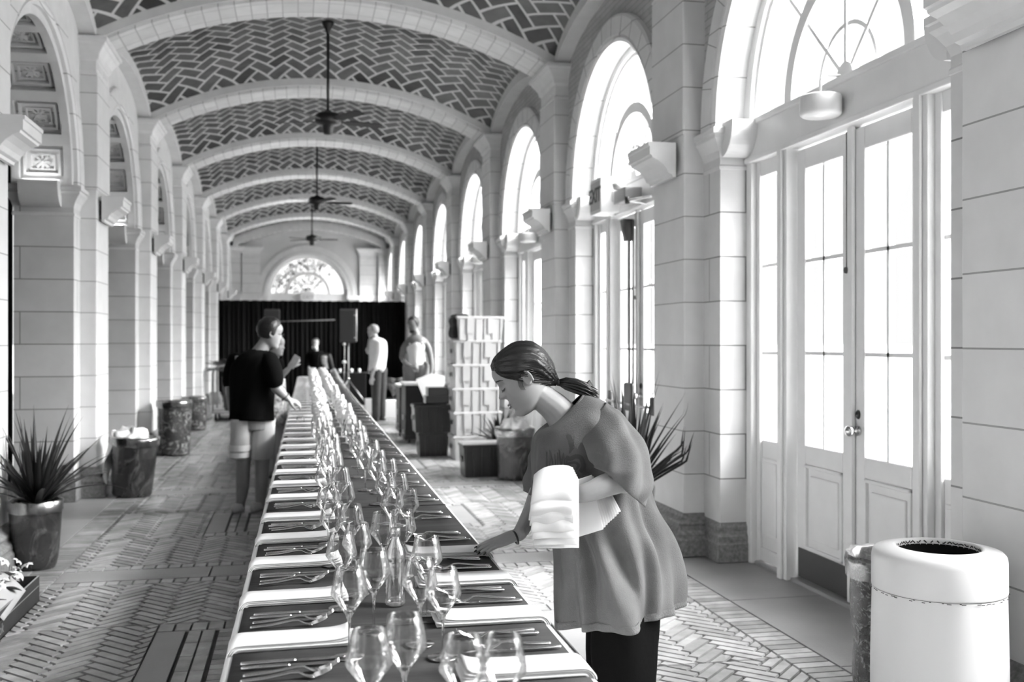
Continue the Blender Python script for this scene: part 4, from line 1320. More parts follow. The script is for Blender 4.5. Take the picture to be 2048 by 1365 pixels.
pos = ['bottom of the tall stack', 'second from the bottom of the tall stack', 'third from the bottom of the tall stack', 'third from the top of the tall stack', 'second from the top of the tall stack', 'topmost of the tall stack, turned a little and dark inside']
jit = [(0, 0), (.008, 0), (0, .006), (-.006, 0), (.004, 0), (.02, -.01)]
for k in range(6):
    o = proto if k == 0 else copy_tree(proto)
    o.location = (2.215 + jit[k][0], 12.85 + jit[k][1], .302 * k + (0.003 if k else 0))
    o.rotation_euler = (0, 0, math.radians([0, .5, -.4, .3, 0, 6][k]))
    tag(o, 'ribbed white plastic crate, %s' % pos[k], 'crate', 'tall stack of white crates')
M_side = mat('dark_bundle', 0.02, 0.95, bump=.6, bump_scale=30)
m = MB(); m.mould(-.10, .10, -.19, .19, [(0, 0), (.02, .05), (.0, .16), (.02, .24), (-.02, .31)]); 
o = m.build('fabric_bundle', M_side, None, loc=(2.02, 12.85, 1.535)); o.modifiers.new('b', 'BEVEL').width = .02
tag(o, 'dark rough bundle filling the left of the topmost crate', 'bundle')
t1 = crate_mesh('storage_tub', .52, .36, .36, M_crate_dark, M_paper); t1.location = (2.03, 11.17, 0)
tag(t1, 'dark storage tub with a pale grey lid in front of the crate stack', 'tub')
t2 = crate_mesh('storage_tub', .40, .36, .31, M_crate_dark); t2.location = (1.72, 13.25, 0)
tag(t2, 'black tub on the floor left of the crate stack', 'tub', 'black tubs left of the crates')
t3 = copy_tree(t2); t3.location = (1.71, 13.25, .315); t3.scale = (1.25, 1.1, 1.15)
tag(t3, 'wide rimmed black tub stacked on the other left of the crates', 'tub', 'black tubs left of the crates')
m = MB(); m.box(-.14, .17, -.13, .13, 0, .10); m.box(-.11, .17, -.13, .13, .10, .21)
o = m.build('equipment_case', M_dark, None, loc=(1.76, 13.25, .685)); bevel(o, .008); tag(o, 'stepped black case standing in the upper black tub', 'case')
m = MB(); m.poly([(-.16, 0, .12), (-.02, .0, -.24), (.18, 0, -.20), (.24, 0, .16), (.05, 0, .20)])
o = m.build('foam_board', M_paper, None, loc=(1.70, 13.52, .87)); o.modifiers.new('s', 'SOLIDIFY').thickness = .012; o.rotation_euler = (math.radians(-6), 0, 0)
tag(o, 'white foam board leaning between the black tubs and the crates', 'board')
# rolling carts
M_cartblack = mat('cart_black', 0.012, 0.6, spec=.2)
def cart(loc, W, D, H, label, top=True):
    root = empty('rolling_cart', loc)
    m = MB(); m.mould(0, W, 0, D, [(0, .10), (.0, H - .02)]); m.mould(-.01, W + .01, -.01, D + .01, [(0, .06), (0, .12)]); bevel(m.build('body', M_cartblack, root), .012)
    m = MB(); m.mould(-.015, W + .015, -.015, D + .015, [(0, H - .02), (.01, H - .01), (.01, H + .01), (0, H + .015)]); bevel(m.build('top', M_paper, root), .008)
    for x in (.06, W - .06):
        for y in (.08, D - .08):
            m = MB(); m.rings([[(x - .018 + dx, y + .05 * math.cos(2 * PI * k / 18), .051 + .05 * math.sin(2 * PI * k / 18)) for k in range(18)] for dx in (0, .036)]); m.build('caster', M_black, root)
    m = MB(); m.box(-.035, -.012, .05, .12, .35, .42); m.box(-.035, -.012, .05, .12, .15, .20); m.build('latch', M_grey, root)
    return tag(root, label, 'cart', 'rolling carts by the crates')
cart((1.53, 14.78, 0), .62, .62, .87, 'black rolling cart with a pale top, nearer of the two')
cart((1.56, 15.95, 0), .55, .6, .80, 'black rolling cart behind the nearer one')
# heap of dark plants between crates and barrel
root = empty('potted_fern', (2.32, 11.65, 0))
m = MB(); m.lathe([(0, 0), (.14, 0), (.17, .30), (.15, .30), (0, .28)], (0, 0, 0), 24); m.build('pot', M_wrapA, root); blades(root, 60, .25, .5, 1.6, 21, .03, None, .28)
tag(root, 'bushy dark fern between the crate stack and the film topped barrel', 'potted plant')
def palm(loc, label, n, L0, L1, seed, mt, name='potted_palm', potr=.16, poth=.35, dirs=None):
    root = empty(name, loc); rnd = random.Random(seed)
    m = MB(); m.lathe([(0, 0), (potr * .8, 0), (potr, poth), (potr * .9, poth), (0, poth - .03)], (0, 0, 0), 24); m.build('pot', M_wrapA, root)
    m = MB()
    for k in range(n):
        a = rnd.uniform(0, 2 * PI) if not dirs else dirs[k % len(dirs)]; el = rnd.uniform(.8, 1.35); L_ = rnd.uniform(L0, L1)
        u = Vector((math.cos(a), math.sin(a), 0)); sd = Vector((-math.sin(a), math.cos(a), 0)); p = Vector((0, 0, poth)); pts = []; ang = el
        for q in range(15):
            pts.append(p.copy()); d = u * math.cos(ang) + Vector((0, 0, 1)) * math.sin(ang); p += d * L_ / 14; ang -= .09
        m.tube(pts, [.007 - .0004 * q for q in range(15)], 5)
        for q in range(3, 15):
            for j in range(2):
                for sg in (-1, 1):
                    b = pts[q] * (1 - j / 2) + pts[max(q - 1, 0)] * (j / 2); ll = .22 * math.sin(PI * (q - 2) / 14) + .04
                    tip = b + (sd * sg * .8 + u * .45 + Vector((0, 0, .15))) * ll; w_ = u * .010
                    m.rings([[b - w_, b + w_, b + Vector((0, 0, .003))], [(b + tip) / 2 - w_ * 1.2, (b + tip) / 2 + w_ * 1.2, (b + tip) / 2 + Vector((0, 0, .004))], [tip - w_ * .1, tip + w_ * .1, tip + Vector((0, 0, .001))]], 0, True, True, True)
    m.build('fronds', mt, root)
    tag(root, label, 'potted plant')
    return root
palm((1.88, 20.6, 0), 'palm with pale fronds between the two standing men', 9, .7, 1.0, 4, M_leaf2)
palm((-1.35, 21.9, 0), 'dark leafy palm by the far left wall behind the luggage trolley', 14, .5, .75, 8, M_leaf, dirs=[0, .6, 1.3, 1.9, 2.5, -.6, -1.3, -2.0, 3.6], potr=.2, poth=.75)

# ---------- luggage trolley
root = empty('luggage_trolley', (-1.50, 19.6, 0))
def arch_pts(x0, x1, y, h, r=.14):
    p = [(x0, y, .18), (x0, y, h - r)]
    p += [(x0 + r - r * math.cos(PI / 2 * k / 6), y, h - r + r * math.sin(PI / 2 * k / 6)) for k in range(1, 7)]
    p += [(x1 - r + r * math.sin(PI / 2 * k / 6), y, h - r + r * math.cos(PI / 2 * k / 6)) for k in range(7)]
    p += [(x1, y, .18)]; return p
m = MB(); m.tube(arch_pts(-.05, .62, 0, 1.03), .02, 10); m.tube(arch_pts(-.05, .62, 1.0, 1.03), .02, 10); m.build('frame', M_brass, root)
m = MB(); m.box(-.08, .65, -.05, 1.05, .15, .19); bevel(m.build('deck', M_grey, root), .01)
for x in (0, .56):
    for y in (.05, .95):
        m = MB(); m.rings([[(x - .02 + dx, y + .07 * math.cos(2 * PI * k / 20), .071 + .07 * math.sin(2 * PI * k / 20)) for k in range(20)] for dx in (0, .04)]); m.build('wheel', M_black, root)
tag(root, 'luggage trolley with a bright tubular hoop by the left wall', 'trolley')
m = MB(); m.box(-.2, .2, -.2, .2, 0, .3); o = m.build('suitcase', M_dark, None, loc=(-1.15, 19.95, .192)); bevel(o, .03, 3); tag(o, 'dark case riding on the luggage trolley', 'suitcase')
root = empty('side_chair', (-1.0, 20.9, 0))
m = MB(); m.box(-.22, .22, -.22, .22, .43, .47); bevel(m.build('seat', M_dark, root), .02)
m = MB(); m.box(-.21, .21, .19, .23, .5, .92); bevel(m.build('backrest', M_dark, root), .03)
for x in (-.2, .2):
    for y in (-.2, .2):
        m = MB(); m.tube([(x, y, 0), (x, y, .44 if y < 0 else .9)], .012, 8); m.build('leg', M_grey, root)
tag(root, 'dark side chair beside the luggage trolley', 'chair')

# ================================================================== stage end
m = MB(); rr = []; n = 220
for k in range(n + 1):
    x = CX - 2.36 + 4.70 * k / n
    y = 25.75 + .035 * math.sin(k * 1.15) + .02 * math.sin(k * .37)
    rr.append([(x, y, 0.01), (x, y, 2.50 + .006 * math.sin(k * .6))])
m.rings(rr, 0, False, False, True); o = m.build('backdrop_curtain', M_drape); o.modifiers.new('s', 'SOLIDIFY').thickness = .006
tag(o, 'wide black backdrop curtain drawn across the far end of the hall', 'curtain')
root = empty('curtain_frame', (CX, 25.83, 0))
m = MB(); m.tube([(-2.32, 0, 2.47), (2.32, 0, 2.47)], .018, 8); m.build('crossbar', M_grey, root)
for x in (-2.30, 0, 2.30):
    m = MB(); m.tube([(x, .03, 0), (x, .03, 2.47)], .02, 8); m.box(x - .08, x + .08, -.0, .2, 0, .01); m.build('upright', M_grey, root)
tag(root, 'tubular frame holding up the black backdrop curtain', 'frame')
def speaker(loc, H, label, lean=0):
    root = empty('loudspeaker', loc)
    m = MB(); m.prism([(-.17, -.16), (.17, -.16), (.12, .16), (-.12, .16)], 0, H, 'z'); bevel(m.build('cabinet', M_dark, root), .02)
    m = MB(); m.box(-.15, .15, -.168, -.16, .04, H - .04); m.build('grille', mat('speaker_grille', 0.03, .6), root)
    return tag(root, label, 'loudspeaker', 'black loudspeakers on stands')
def tripod(loc, H, label):
    root = empty('speaker_stand', loc)
    m = MB(); m.tube([(0, 0, .12), (0, 0, H)], .017, 10); m.build('pole', M_grey, root)
    m = MB(); m.lathe([(.0, 0), (.03, 0), (.03, .06), (0, .06)], (0, 0, .62), 14); m.build('collar', M_brass, root)
    for k in range(3):
        a = -.35 + 2 * PI * k / 3
        m = MB(); m.tube([(0, 0, .64), (.48 * math.cos(a), .48 * math.sin(a), .012)], .012, 8); m.build('leg', M_brass if k == 0 else M_grey, root)
    return tag(root, label, 'speaker stand', 'tripod speaker stands')
tripod((1.10, 23.0, 0), 1.46, 'tripod stand carrying the right loudspeaker, its leg splayed towards the white shirted man')
right_speaker = speaker((1.07, 23.0, 1.465), .75, 'tall black loudspeaker right of the seated woman')
tripod((-.56, 23.2, 0), 1.50, 'tripod stand carrying the left loudspeaker behind the phone holder')
speaker((-.56, 23.2, 1.505), .70, 'tall black loudspeaker on the left, above the phone holder')
m = MB(); m.tube([(.20, -.15, .02), (.20, -.15, .74)], .012, 8); m.box(.15, .20, -.16, -.14, .1, .12); m.box(.15, .20, -.16, -.14, .6, .62)
m.build('side_light_strip', M_lens, right_speaker)
m = MB(); m.tube([(-.9, 0, 0), (.45, 0, .05)], .012, 8)
o = m.build('crossbar_rail', M_grey, None, loc=(.45, 25.70, 1.98)); tag(o, 'thin grey rail across the black backdrop', 'rail')
root = empty('microphone_stand', (.97, 22.1, 0))
m = MB(); m.tube([(0, 0, .02), (0, 0, 1.40)], .010, 8); m.build('pole', M_brass, root)
m = MB(); m.lathe([(0, 0), (.12, 0), (.12, .015), (.02, .03), (0, .03)], (0, 0, 0), 24); m.build('base', M_black, root)
m = MB(); m.lathe([(0, 0), (.03, .01), (.038, .03), (.03, .055), (0, .065)], (0, 0, 1.40), 16); m.build('microphone', M_lens, root)
m = MB(); m.lathe([(0, 0), (.05, .0), (.055, .03), (.03, .06), (0, .06)], (0, 0, 1.02), 16); m.build('clamp', M_lens, root)
tag(root, 'chrome microphone stand with a pale head in front of the backdrop', 'microphone stand')
# black clothed side table with small glassware
root = empty('side_table', (1.0, 24.1, 0))
m = MB(); m.box(-.40, .55, -.30, .30, .02, .76); bevel(m.build('table_cover', M_drape, root), .02)
tag(root, 'black draped table in front of the backdrop, small items on it', 'table')
for k, (x, y) in enumerate(((.75, 23.92), (.95, 23.90), (1.22, 23.92), (1.40, 23.95))):
    m = MB(); m.lathe([(0, 0), (.03, 0), (.033, .09), (.030, .09), (0, .005)], (0, 0, 0), 14)
    o = m.build('tumbler', M_lens, None, loc=(x, y, .762)); tag(o, 'small tumbler on the black draped table, %s from the left' % ordn[k], 'glass', 'tumblers on the black table')
for k, (x, y, s_) in enumerate(((1.50, 21.3, .26), (1.80, 19.9, .30))):
    m = MB(); m.box(-s_ / 2, s_ / 2, -s_ / 2, s_ / 2, 0, s_ * 1.15); o = m.build('carton', M_paper, None, loc=(x, y, 0)); bevel(o, .01)
    tag(o, ['smaller white carton on the floor behind the white shirted man', 'larger white carton on the floor beside the rolling carts'][k], 'carton')

# trees outside the end window and the near doors
def tree(loc, H, R_, seed, label, leaves=2600):
    rnd = random.Random(seed); root = empty('tree', loc)
    m = MB(); m.tube([(0, 0, 0), (.1, .05, H * .4), (0, .1, H * .75)], [.22, .16, .07], 10)
    for k in range(7):
        a = rnd.uniform(0, 6.28); m.tube([(0, .05, H * (.35 + .05 * k)), (R_ * .6 * math.cos(a), R_ * .6 * math.sin(a), H * (.6 + .05 * k))], [.07, .02], 6)
    m.build('trunk', M_trunk, root)
    m = MB()
    for k in range(leaves):
        while True:
            p = Vector((rnd.uniform(-1, 1), rnd.uniform(-1, 1), rnd.uniform(-1, 1)))
            if p.length < 1 and noise.noise(p * 2.5 + Vector((seed, 0, 0))) > -.12: break
        p = Vector((p.x * R_, p.y * R_, H * .68 + p.z * H * .36))
        a = Vector((rnd.uniform(-1, 1), rnd.uniform(-1, 1), rnd.uniform(-1, 1))).normalized(); b = a.orthogonal().normalized(); s_ = rnd.uniform(.09, .2)
        m.poly([p - a * s_, p + b * s_ * .5, p + a * s_, p - b * s_ * .5])
    m.build('crown', M_treeleaf, root, recalc=False)
    tag(root, label, 'tree', 'trees outside the windows')
M_trunk = mat('bark', .12, .9, bump=.5); M_treeleaf = mat('tree_leaf', .022, .6, noise_amt=.6, noise_scale=1.5)
tree((-2.2, 46, -.06), 9, 4.2, 3, 'leafy tree outside the end window, left side', 3800)
tree((7.4, 50, -.06), 10, 4.5, 6, 'leafy tree outside the end window, right side', 3800)

# ================================================================== people
M_skin = mat('skin', 0.29, 0.5, noise_amt=.05, noise_scale=20)
M_skin2 = mat('skin_pale', 0.40, 0.5, noise_amt=.05, noise_scale=20)
M_tan = mat('tanned_skin', 0.15, 0.5)
M_hair = mat('black_hair', 0.005, 0.42, noise_amt=.5, noise_scale=50, bump=.6, bump_scale=70, stretch=(.12, 1, 1))
M_hair2 = mat('light_hair', 0.28, 0.5, noise_amt=.3)
M_lash = mat('dark_lash', 0.02, 0.6)
M_lip = mat('lip', 0.20, 0.45)
M_nail = mat('dark_nail', 0.010, 0.12)
M_tee = mat('washed_grey_shirt', 0.102, 0.85, noise_amt=.18, noise_scale=9, bump=.25, bump_scale=260)
M_teehem = mat('shirt_hem', 0.12, 0.85, noise_amt=.15, bump=.4, bump_scale=200)
M_print = mat('shirt_print', 0.060, 0.8)
M_black_cloth = mat('black_cloth', 0.005, 0.95, spec=.04, bump=.2, bump_scale=50)
M_shorts = mat('pale_shorts', 0.50, 0.8, noise_amt=.08, bump=.2, bump_scale=20)
M_white_cloth = mat('white_shirt', 0.80, 0.8, noise_amt=.04, bump=.3, bump_scale=12)
M_denim = mat('faded_denim', 0.17, 0.8, noise_amt=.2)
M_shoe = mat('shoe', 0.12, 0.6)
M_shoe_l = mat('pale_shoe', 0.5, 0.6)

def cat_rom(ps, sub):
    out = []; n = len(ps)
    for i in range(n - 1):
        p0, p1, p2, p3 = ps[max(i - 1, 0)], ps[i], ps[i + 1], ps[min(i + 2, n - 1)]
        for k in range(sub):
            t = k / sub
            out.append(tuple(0.5 * ((2 * b) + (-a + c) * t + (2 * a - 5 * b + 4 * c - d) * t * t + (-a + 3 * b - 3 * c + d) * t ** 3) for a, b, c, d in zip(p0, p1, p2, p3)))
    out.append(tuple(ps[-1])); return out
def limb(m, pts, rad, seg=16, sub=4):
    q = cat_rom([tuple(p) + (r,) for p, r in zip(pts, rad)], sub)
    a, b = Vector(q[0][:3]), Vector(q[1][:3]); e, f = Vector(q[-1][:3]), Vector(q[-2][:3])
    d0 = (a - b).normalized(); d1 = (e - f).normalized(); r0, r1 = q[0][3], q[-1][3]
    P = [a + d0 * r0 * .85, a + d0 * r0 * .5] + [Vector(x[:3]) for x in q] + [e + d1 * r1 * .5, e + d1 * r1 * .85]
    R = [r0 * .35, r0 * .85] + [max(x[3], .001) for x in q] + [r1 * .85, r1 * .35]
    m.tube(P, R, seg)
def loft(m, secs, n=40, sub=4, power=1.0, disp=None, caps=True, mi=0):
    """secs: (front point, back point, half depth, depth offset)"""
    q = cat_rom([tuple(a) + tuple(b) + (hd,) for a, b, hd in secs], sub)
    rr = []
    for i, x in enumerate(q):
        A, B, hd = Vector(x[0:3]), Vector(x[3:6]), x[6]
        c = (A + B) / 2; ha = (B - A) / 2; hb = Vector((0, hd, 0))
        row_ = []
        for k in range(n):
            t = 2 * PI * k / n; ct, st = math.cos(t), math.sin(t)
            f = (abs(ct) ** power, abs(st) ** power)
            p = c + ha * (f[0] * (1 if ct > 0 else -1)) + hb * (f[1] * (1 if st > 0 else -1))
            if disp:
                out = (ha.normalized() * ct + Vector((0, 1, 0)) * st)
                p = p + out * disp(i / (len(q) - 1), t)
            row_.append(p)
        rr.append(row_)
    m.rings(rr, mi, True, caps, True)

HEAD = [(-.106, .062, .025, .020), (-.100, .076, .000, .034), (-.088, .083, -.028, .046), (-.070, .079, -.050, .055), (-.052, .083, -.062, .061), (-.030, .082, -.070, .067),
        (-.005, .080, -.084, .072), (.020, .079, -.094, .0745), (.045, .085, -.100, .076), (.072, .080, -.098, .072), (.097, .055, -.078, .056), (.112, .015, -.040, .028)]
def head(m, O, U, F, sc=1.0):
    O, U, F = Vector(O), Vector(U).normalized(), Vector(F).normalized()
    S = U.cross(F)
    q = cat_rom(HEAD, 5); rr = []
    g = lambda x, c, w: math.exp(-((x - c) / w) ** 2)
    for u, f, b, w in q:
        c, l = (f + b) / 2, (f - b) / 2; row_ = []
        for k in range(56):
            t = 2 * PI * k / 56
            x = c + l * math.cos(t); y = w * math.sin(t)
            if math.cos(t) > 0:
                nose = .027 * max(0, min(1, (.030 - u) / .042)) * (1 if u > -.014 else max(0, 1 - (-.014 - u) / .014)) * g(y, 0, .0095 + .006 * g(u, -.012, .012))
                lips = .0065 * g(u, -.046, .0045) * g(y, 0, .018) + .0065 * g(u, -.058, .0050) * g(y, 0, .016) + .004 * g(u, -.086, .012) * g(y, 0, .016)
                sock = -.008 * g(u, .016, .012) * (g(y, .031, .014) + g(y, -.031, .014))
                ball = .0045 * g(u, .013, .008) * (g(y, .031, .010) + g(y, -.031, .010))
                brow = .003 * g(u, .036, .008) * g(abs(y), .025, .02)
                cheek = .003 * g(u, -.012, .02) * g(abs(y), .045, .015)
                x += nose + lips + sock + ball + brow + cheek
            row_.append(O + (U * u + F * x + S * y) * sc)
        rr.append(row_)
    m.rings(rr, 0, True, True, True)
def ear(m, O, U, F, sc, side):
    O, U, F = Vector(O), Vector(U).normalized(), Vector(F).normalized(); S = U.cross(F) * side
    c = O + (U * -.002 + F * -.012 + S * .070) * sc
    pts = []
    for k in range(15):
        t = -2.4 + 4.6 * k / 14
        pts.append(c + (U * .029 * math.cos(t) + F * -.016 * math.sin(t) * (1 if t > 0 else .7) + S * (.010 + .006 * math.sin(t))) * sc)
    m.tube(pts, [.0028 * sc] + [.0042 * sc] * 13 + [.005 * sc], 8)
    pts = [c + (U * (.016 * math.cos(t)) + F * (-.008 * math.sin(t)) + S * .007) * sc for t in [-1.2 + 3.2 * k / 8 for k in range(9)]]
    m.tube(pts, .003 * sc, 8)
    m.tube([c + (U * .018 - S * .004) * sc, c + (U * 0 + S * .001) * sc, c + (U * -.022 + S * .002) * sc], [.006 * sc, .010 * sc, .008 * sc], 8)
def hand(m, wrist, D, N, sc=1.0, curl=0.15, side=1, fan=.10, thumb_out=.8, thumb_curl=.3):
    """D pointing direction, N back-of-hand normal, side = +1/-1 which way the thumb lies"""
    W = Vector(wrist); D = Vector(D).normalized(); N = (Vector(N) - D * D.dot(Vector(N))).normalized(); A = D.cross(N) * side
    rr = []
    for t, w, th in ((-.02, .021, .017), (.0, .024, .016), (.03, .034, .0155), (.06, .040, .0140), (.082, .040, .0120), (.092, .036, .0095)):
        c = W + D * t * sc
        rr.append([c + (A * w * math.cos(2 * PI * k / 20) + N * th * math.sin(2 * PI * k / 20)) * sc for k in range(20)])
    m.rings(rr, 0)
    tips = []
    for j, (off, L_, r) in enumerate(((.029, .072, .0082), (.010, .080, .0085), (-.009, .074, .0080), (-.027, .058, .0070))):
        p = W + (D * .080 + A * off) * sc; a = fan * (off / .03)
        d = (D * math.cos(a) + A * math.sin(a)).normalized(); pts = [p - d * .012 * sc, p]; ang = curl * .6
        for k, fr in enumerate((.45, .30, .25)):
            dd = d * math.cos(ang) - N * math.sin(ang); p = p + dd * L_ * fr * sc; pts.append(p); ang += curl * (1.0 + .25 * j)
        limb(m, pts, [r * sc, r * sc, r * .98 * sc, r * .9 * sc, r * .74 * sc], 12, 3)
        tips.append((pts[-1], (pts[-1] - pts[-2]).normalized(), r * sc))
    p = W + (D * .018 + A * .022) * sc; d = (D * math.cos(thumb_out) + A * math.sin(thumb_out)).normalized()
    pts = [p]; ang = .25
    for k, fr in enumerate((.042, .034, .028)):
        dd = (d * math.cos(ang) - N * math.sin(ang)); p = p + dd * fr * sc; pts.append(p); d = (d + D * thumb_curl).normalized()
    limb(m, pts, [.015 * sc, .0125 * sc, .0105 * sc, .0080 * sc], 12, 3)
    tips.append((pts[-1], (pts[-1] - pts[-2]).normalized(), .0085 * sc))
    return tips, N
def nails(parent, tips, N, mt, sc=1.0):
    m = MB()
    for p, d, r in tips:
        n = (N - d * d.dot(N)).normalized(); a = d.cross(n)
        c = p + n * r * .62 + d * r * .35; rr = []
        for s_, wd, h in ((-.0055, .0042, .0), (-.002, .0050, .0006), (.003, .0046, .0), (.0062, .0026, -.0016)):
            rr.append([c + d * s_ - a * wd + n * (h - .0012), c + d * s_ + n * (h + .0014), c + d * s_ + a * wd + n * (h - .0012), c + d * s_ + n * (h - .001)])
        m.rings(rr, 0, True, True, True)
    return m.build('fingernails', mt, parent)
def fuse(o, vox, sm=3):
    r = o.modifiers.new('fuse', 'REMESH'); r.mode = 'VOXEL'; r.voxel_size = vox; r.use_smooth_shade = True
    if sm: s_ = o.modifiers.new('relax', 'SMOOTH'); s_.iterations = sm; s_.factor = .5
    return o
def frame_at(px0, d):
    s = 2030.0 / d; xc = (px0 - 1024) / s
    f = Vector((math.sin(YAW), math.cos(YAW), 0)); r = Vector((math.cos(YAW), -math.sin(YAW), 0))
    base = f * d + r * xc
    def P(px, py, dep=0.0):
        k = (d + dep) / 2030.0
        return Vector(((px - 1024) * k - xc, dep, 1.5 - (py - 682.5) * k))
    return base, P

# ------------------------------------------------------------------ the woman laying napkins
base, P = frame_at(1200, 3.40)
root = empty('person', base, -YAW)
tag(root, 'woman with black ponytail in an oversized grey T-shirt, bending to lay a napkin', 'person')
U = Vector((-.545, 0, .839)); F = Vector((-.839, 0, -.545)); O = P(1046.7, 758.6)
m = MB(); head(m, O, U, F, 1.0); ear(m, O, U, F, 1.0, 1); ear(m, O, U, F, 1.0, -1)
limb(m, [P(1066, 780), P(1090, 800), P(1114, 820), P(1136, 850)], [.045, .047, .052, .060])
loft(m, [(P(1106, 858), P(1166, 800), .06), (P(1100, 885), P(1205, 835), .13), (P(1105, 950), P(1245, 905), .12), (P(1140, 1040), P(1270, 1020), .11), (P(1165, 1120), P(1280, 1100), .12)], 28, 3)
limb(m, [P(1168, 858, -.11), P(1215, 912, -.20), P(1252, 966, -.275)], [.036, .038, .036])
limb(m, [P(1254, 962, -.265), P(1215, 970, -.290), P(1180, 984, -.30), P(1142, 992, -.29)], [.034, .036, .031, .025])
hand(m, P(1142, 992, -.29), P(1085, 978, -.22) - P(1142, 992, -.29), Vector((0, -.35, -.95)), .92, .55, 1, .05, .5)
limb(m, [P(1112, 880, .12), P(1094, 930, .17), P(1078, 985, .19)], [.034, .034, .033])
limb(m, [P(1078, 985, .19), P(1066, 1020, .15), P(1050, 1050, .08), P(1038, 1070, .03)], [.036, .034, .028, .0235])
D = P(936, 1106, -.015) - P(1038, 1070, .03)
tips, N = hand(m, P(1038, 1070, .03), D, Vector((-.25, -.30, .92)), .96, .10, 1, .05, .55, .5)
body = fuse(m.build('body', M_skin, root), .0034, 2)
nails(root, tips, N, M_nail)
m = MB(); c = P(1031, 1076, .028); Dn = D.normalized(); a_ = Dn.cross(Vector((0, 0, 1))).normalized(); b_2 = a_.cross(Dn)
m.rings([[c + Dn * .0035 * math.cos(q) + (a_ * math.cos(t) * .0285 + b_2 * math.sin(t) * .0225) * (1 + .12 * math.sin(q)) for q in [2 * PI * j / 8 for j in range(8)]] for t in [2 * PI * k / 32 for k in range(32)]], 0, True, False, True, True)
m.build('wristband', M_black, root)
# face details
S = U.cross(F)
def fp_(u, f, y): return O + U * u + F * f + S * y
for sg in (1, -1):
    m = MB(); m.tube([fp_(.037, .083, .012 * sg), fp_(.042, .080, .027 * sg), fp_(.040, .069, .043 * sg), fp_(.034, .058, .052 * sg)], [.0018, .0028, .0024, .0008], 6); m.build('eyebrow', M_lash, root)
    m = MB(); m.tube([fp_(.010, .0795, .018 * sg), fp_(.0055, .0800, .028 * sg), fp_(.006, .0745, .038 * sg), fp_(.010, .066, .046 * sg)], [.0008, .0016, .0017, .0008], 6)
    for k in range(7):
        b0 = fp_(.006, .079 - .0018 * k, (.026 + .003 * k) * sg); m.tube([b0, b0 + (F * .9 - U * .9 + S * sg * .1 * k).normalized() * .008], [.0006, .0002], 5)
    m.build('eyelashes', M_lash, root)
m = MB(); m.tube([fp_(-.0455, .082, -.020), fp_(-.0465, .0895, -.010), fp_(-.0475, .0905, 0), fp_(-.0465, .0895, .010), fp_(-.0455, .082, .020)], [.001, .0030, .0032, .0030, .001], 8)
m.tube([fp_(-.0555, .081, -.017), fp_(-.0575, .0875, -.009), fp_(-.058, .089, 0), fp_(-.0575, .0875, .009), fp_(-.0555, .081, .017)], [.001, .0034, .0038, .0034, .001], 8); m.build('lips', M_lip, root)
# hair
m = MB()
def hdisp(u, t):
    return .0022 * math.sin(t * 17 + u * 3) + .0014 * math.sin(t * 31 + 2 + u * 6) + .001 * math.sin(t * 53)
loft(m, [(P(984, 744), P(981, 733), .012), (P(999, 758), P(988, 716), .060), (P(1016, 769), P(1009, 696), .086), (P(1036, 773), P(1033, 683.5), .094), (P(1058, 766), P(1064, 684), .084), (P(1078, 768), P(1088, 700), .076), (P(1094, 771), P(1106, 726), .050), (P(1106, 770), P(1114, 750), .024), (P(1113, 770), P(1118, 759), .012)], 64, 6, 1.0, hdisp)
hair = m.build('hair', M_hair, root)
m = MB()
for k in range(90):                                  # strands combed to the tie
    t = random.uniform(.12, .88) * PI; sg = random.choice((-1, -1, -1, 1)); r = random.uniform(.93, 1.035)
    pts = []
    for q in range(8):
        u = q / 7
        x = 992 + (1114 - 992) * u; h = 44 * math.sin(PI * min(.12 + .80 * u, 1)) ** .7 * (1 - .55 * u ** 3); yc_ = 735 + 26 * u ** 2
        dd = .090 * math.sin(PI * (.10 + .82 * u)) ** .7 * (1 - .4 * u ** 3)
        pts.append(P(x, yc_ - h * math.cos(t) * r, sg * dd * math.sin(t) * r))
    m.tube(pts, [.0006] + [.0012] * 6 + [.0008], 5)
m.build('hair_strands', M_hair, hair)
m = MB()                                             # lock tucked behind the ear
for sg in (1,):
    for k in range(7):
        m.tube([P(1060 + k * 2, 752, -.072 * -sg), P(1068 + k * 1.5, 768, -.080 * -sg), P(1068 - k, 780, -.078 * -sg), P(1058 - k * 1.5, 786 - k, -.070 * -sg)], [.005, .006, .005, .001], 8)
for k in range(5): m.tube([P(1036 + k * 2, 762, -.080), P(1038 + k * 2, 772, -.078), P(1043 + k * 2, 781, -.076)], [.0012, .0010, .0004], 5)
m.build('side_lock', M_hair, hair)
m = MB(); rnd = random.Random(4)
for k in range(60):
    e = rnd.uniform(-1, 1); l = rnd.uniform(.82, 1.05); w_ = rnd.uniform(-1, 1)
    m.tube([P(1115, 765 + e * 3, w_ * .006), P(1132, 768 + e * 10, w_ * .020), P(1152, 773 + e * 13, w_ * .028), P(1152 + 22 * l, 781 + e * 13, w_ * .030), P(1152 + 44 * l, 795 + e * 9 + rnd.uniform(-6, 4), w_ * .03)], [.003, .006, .006, .0045, .0006], 6)
for k in range(8): m.tube([P(1168, 775, w_ * .02), P(1172 + k, 768 - k, .01), P(1170 + k * 2.4, 763 + k * 1.5, .01)], [.003, .002, .0005], 5)
m.tube([P(1165, 788), P(1182, 794), P(1196, 806)], [.006, .004, .0006], 6)
m.build('ponytail', M_hair, hair)
m = MB(); c = P(1116, 764)
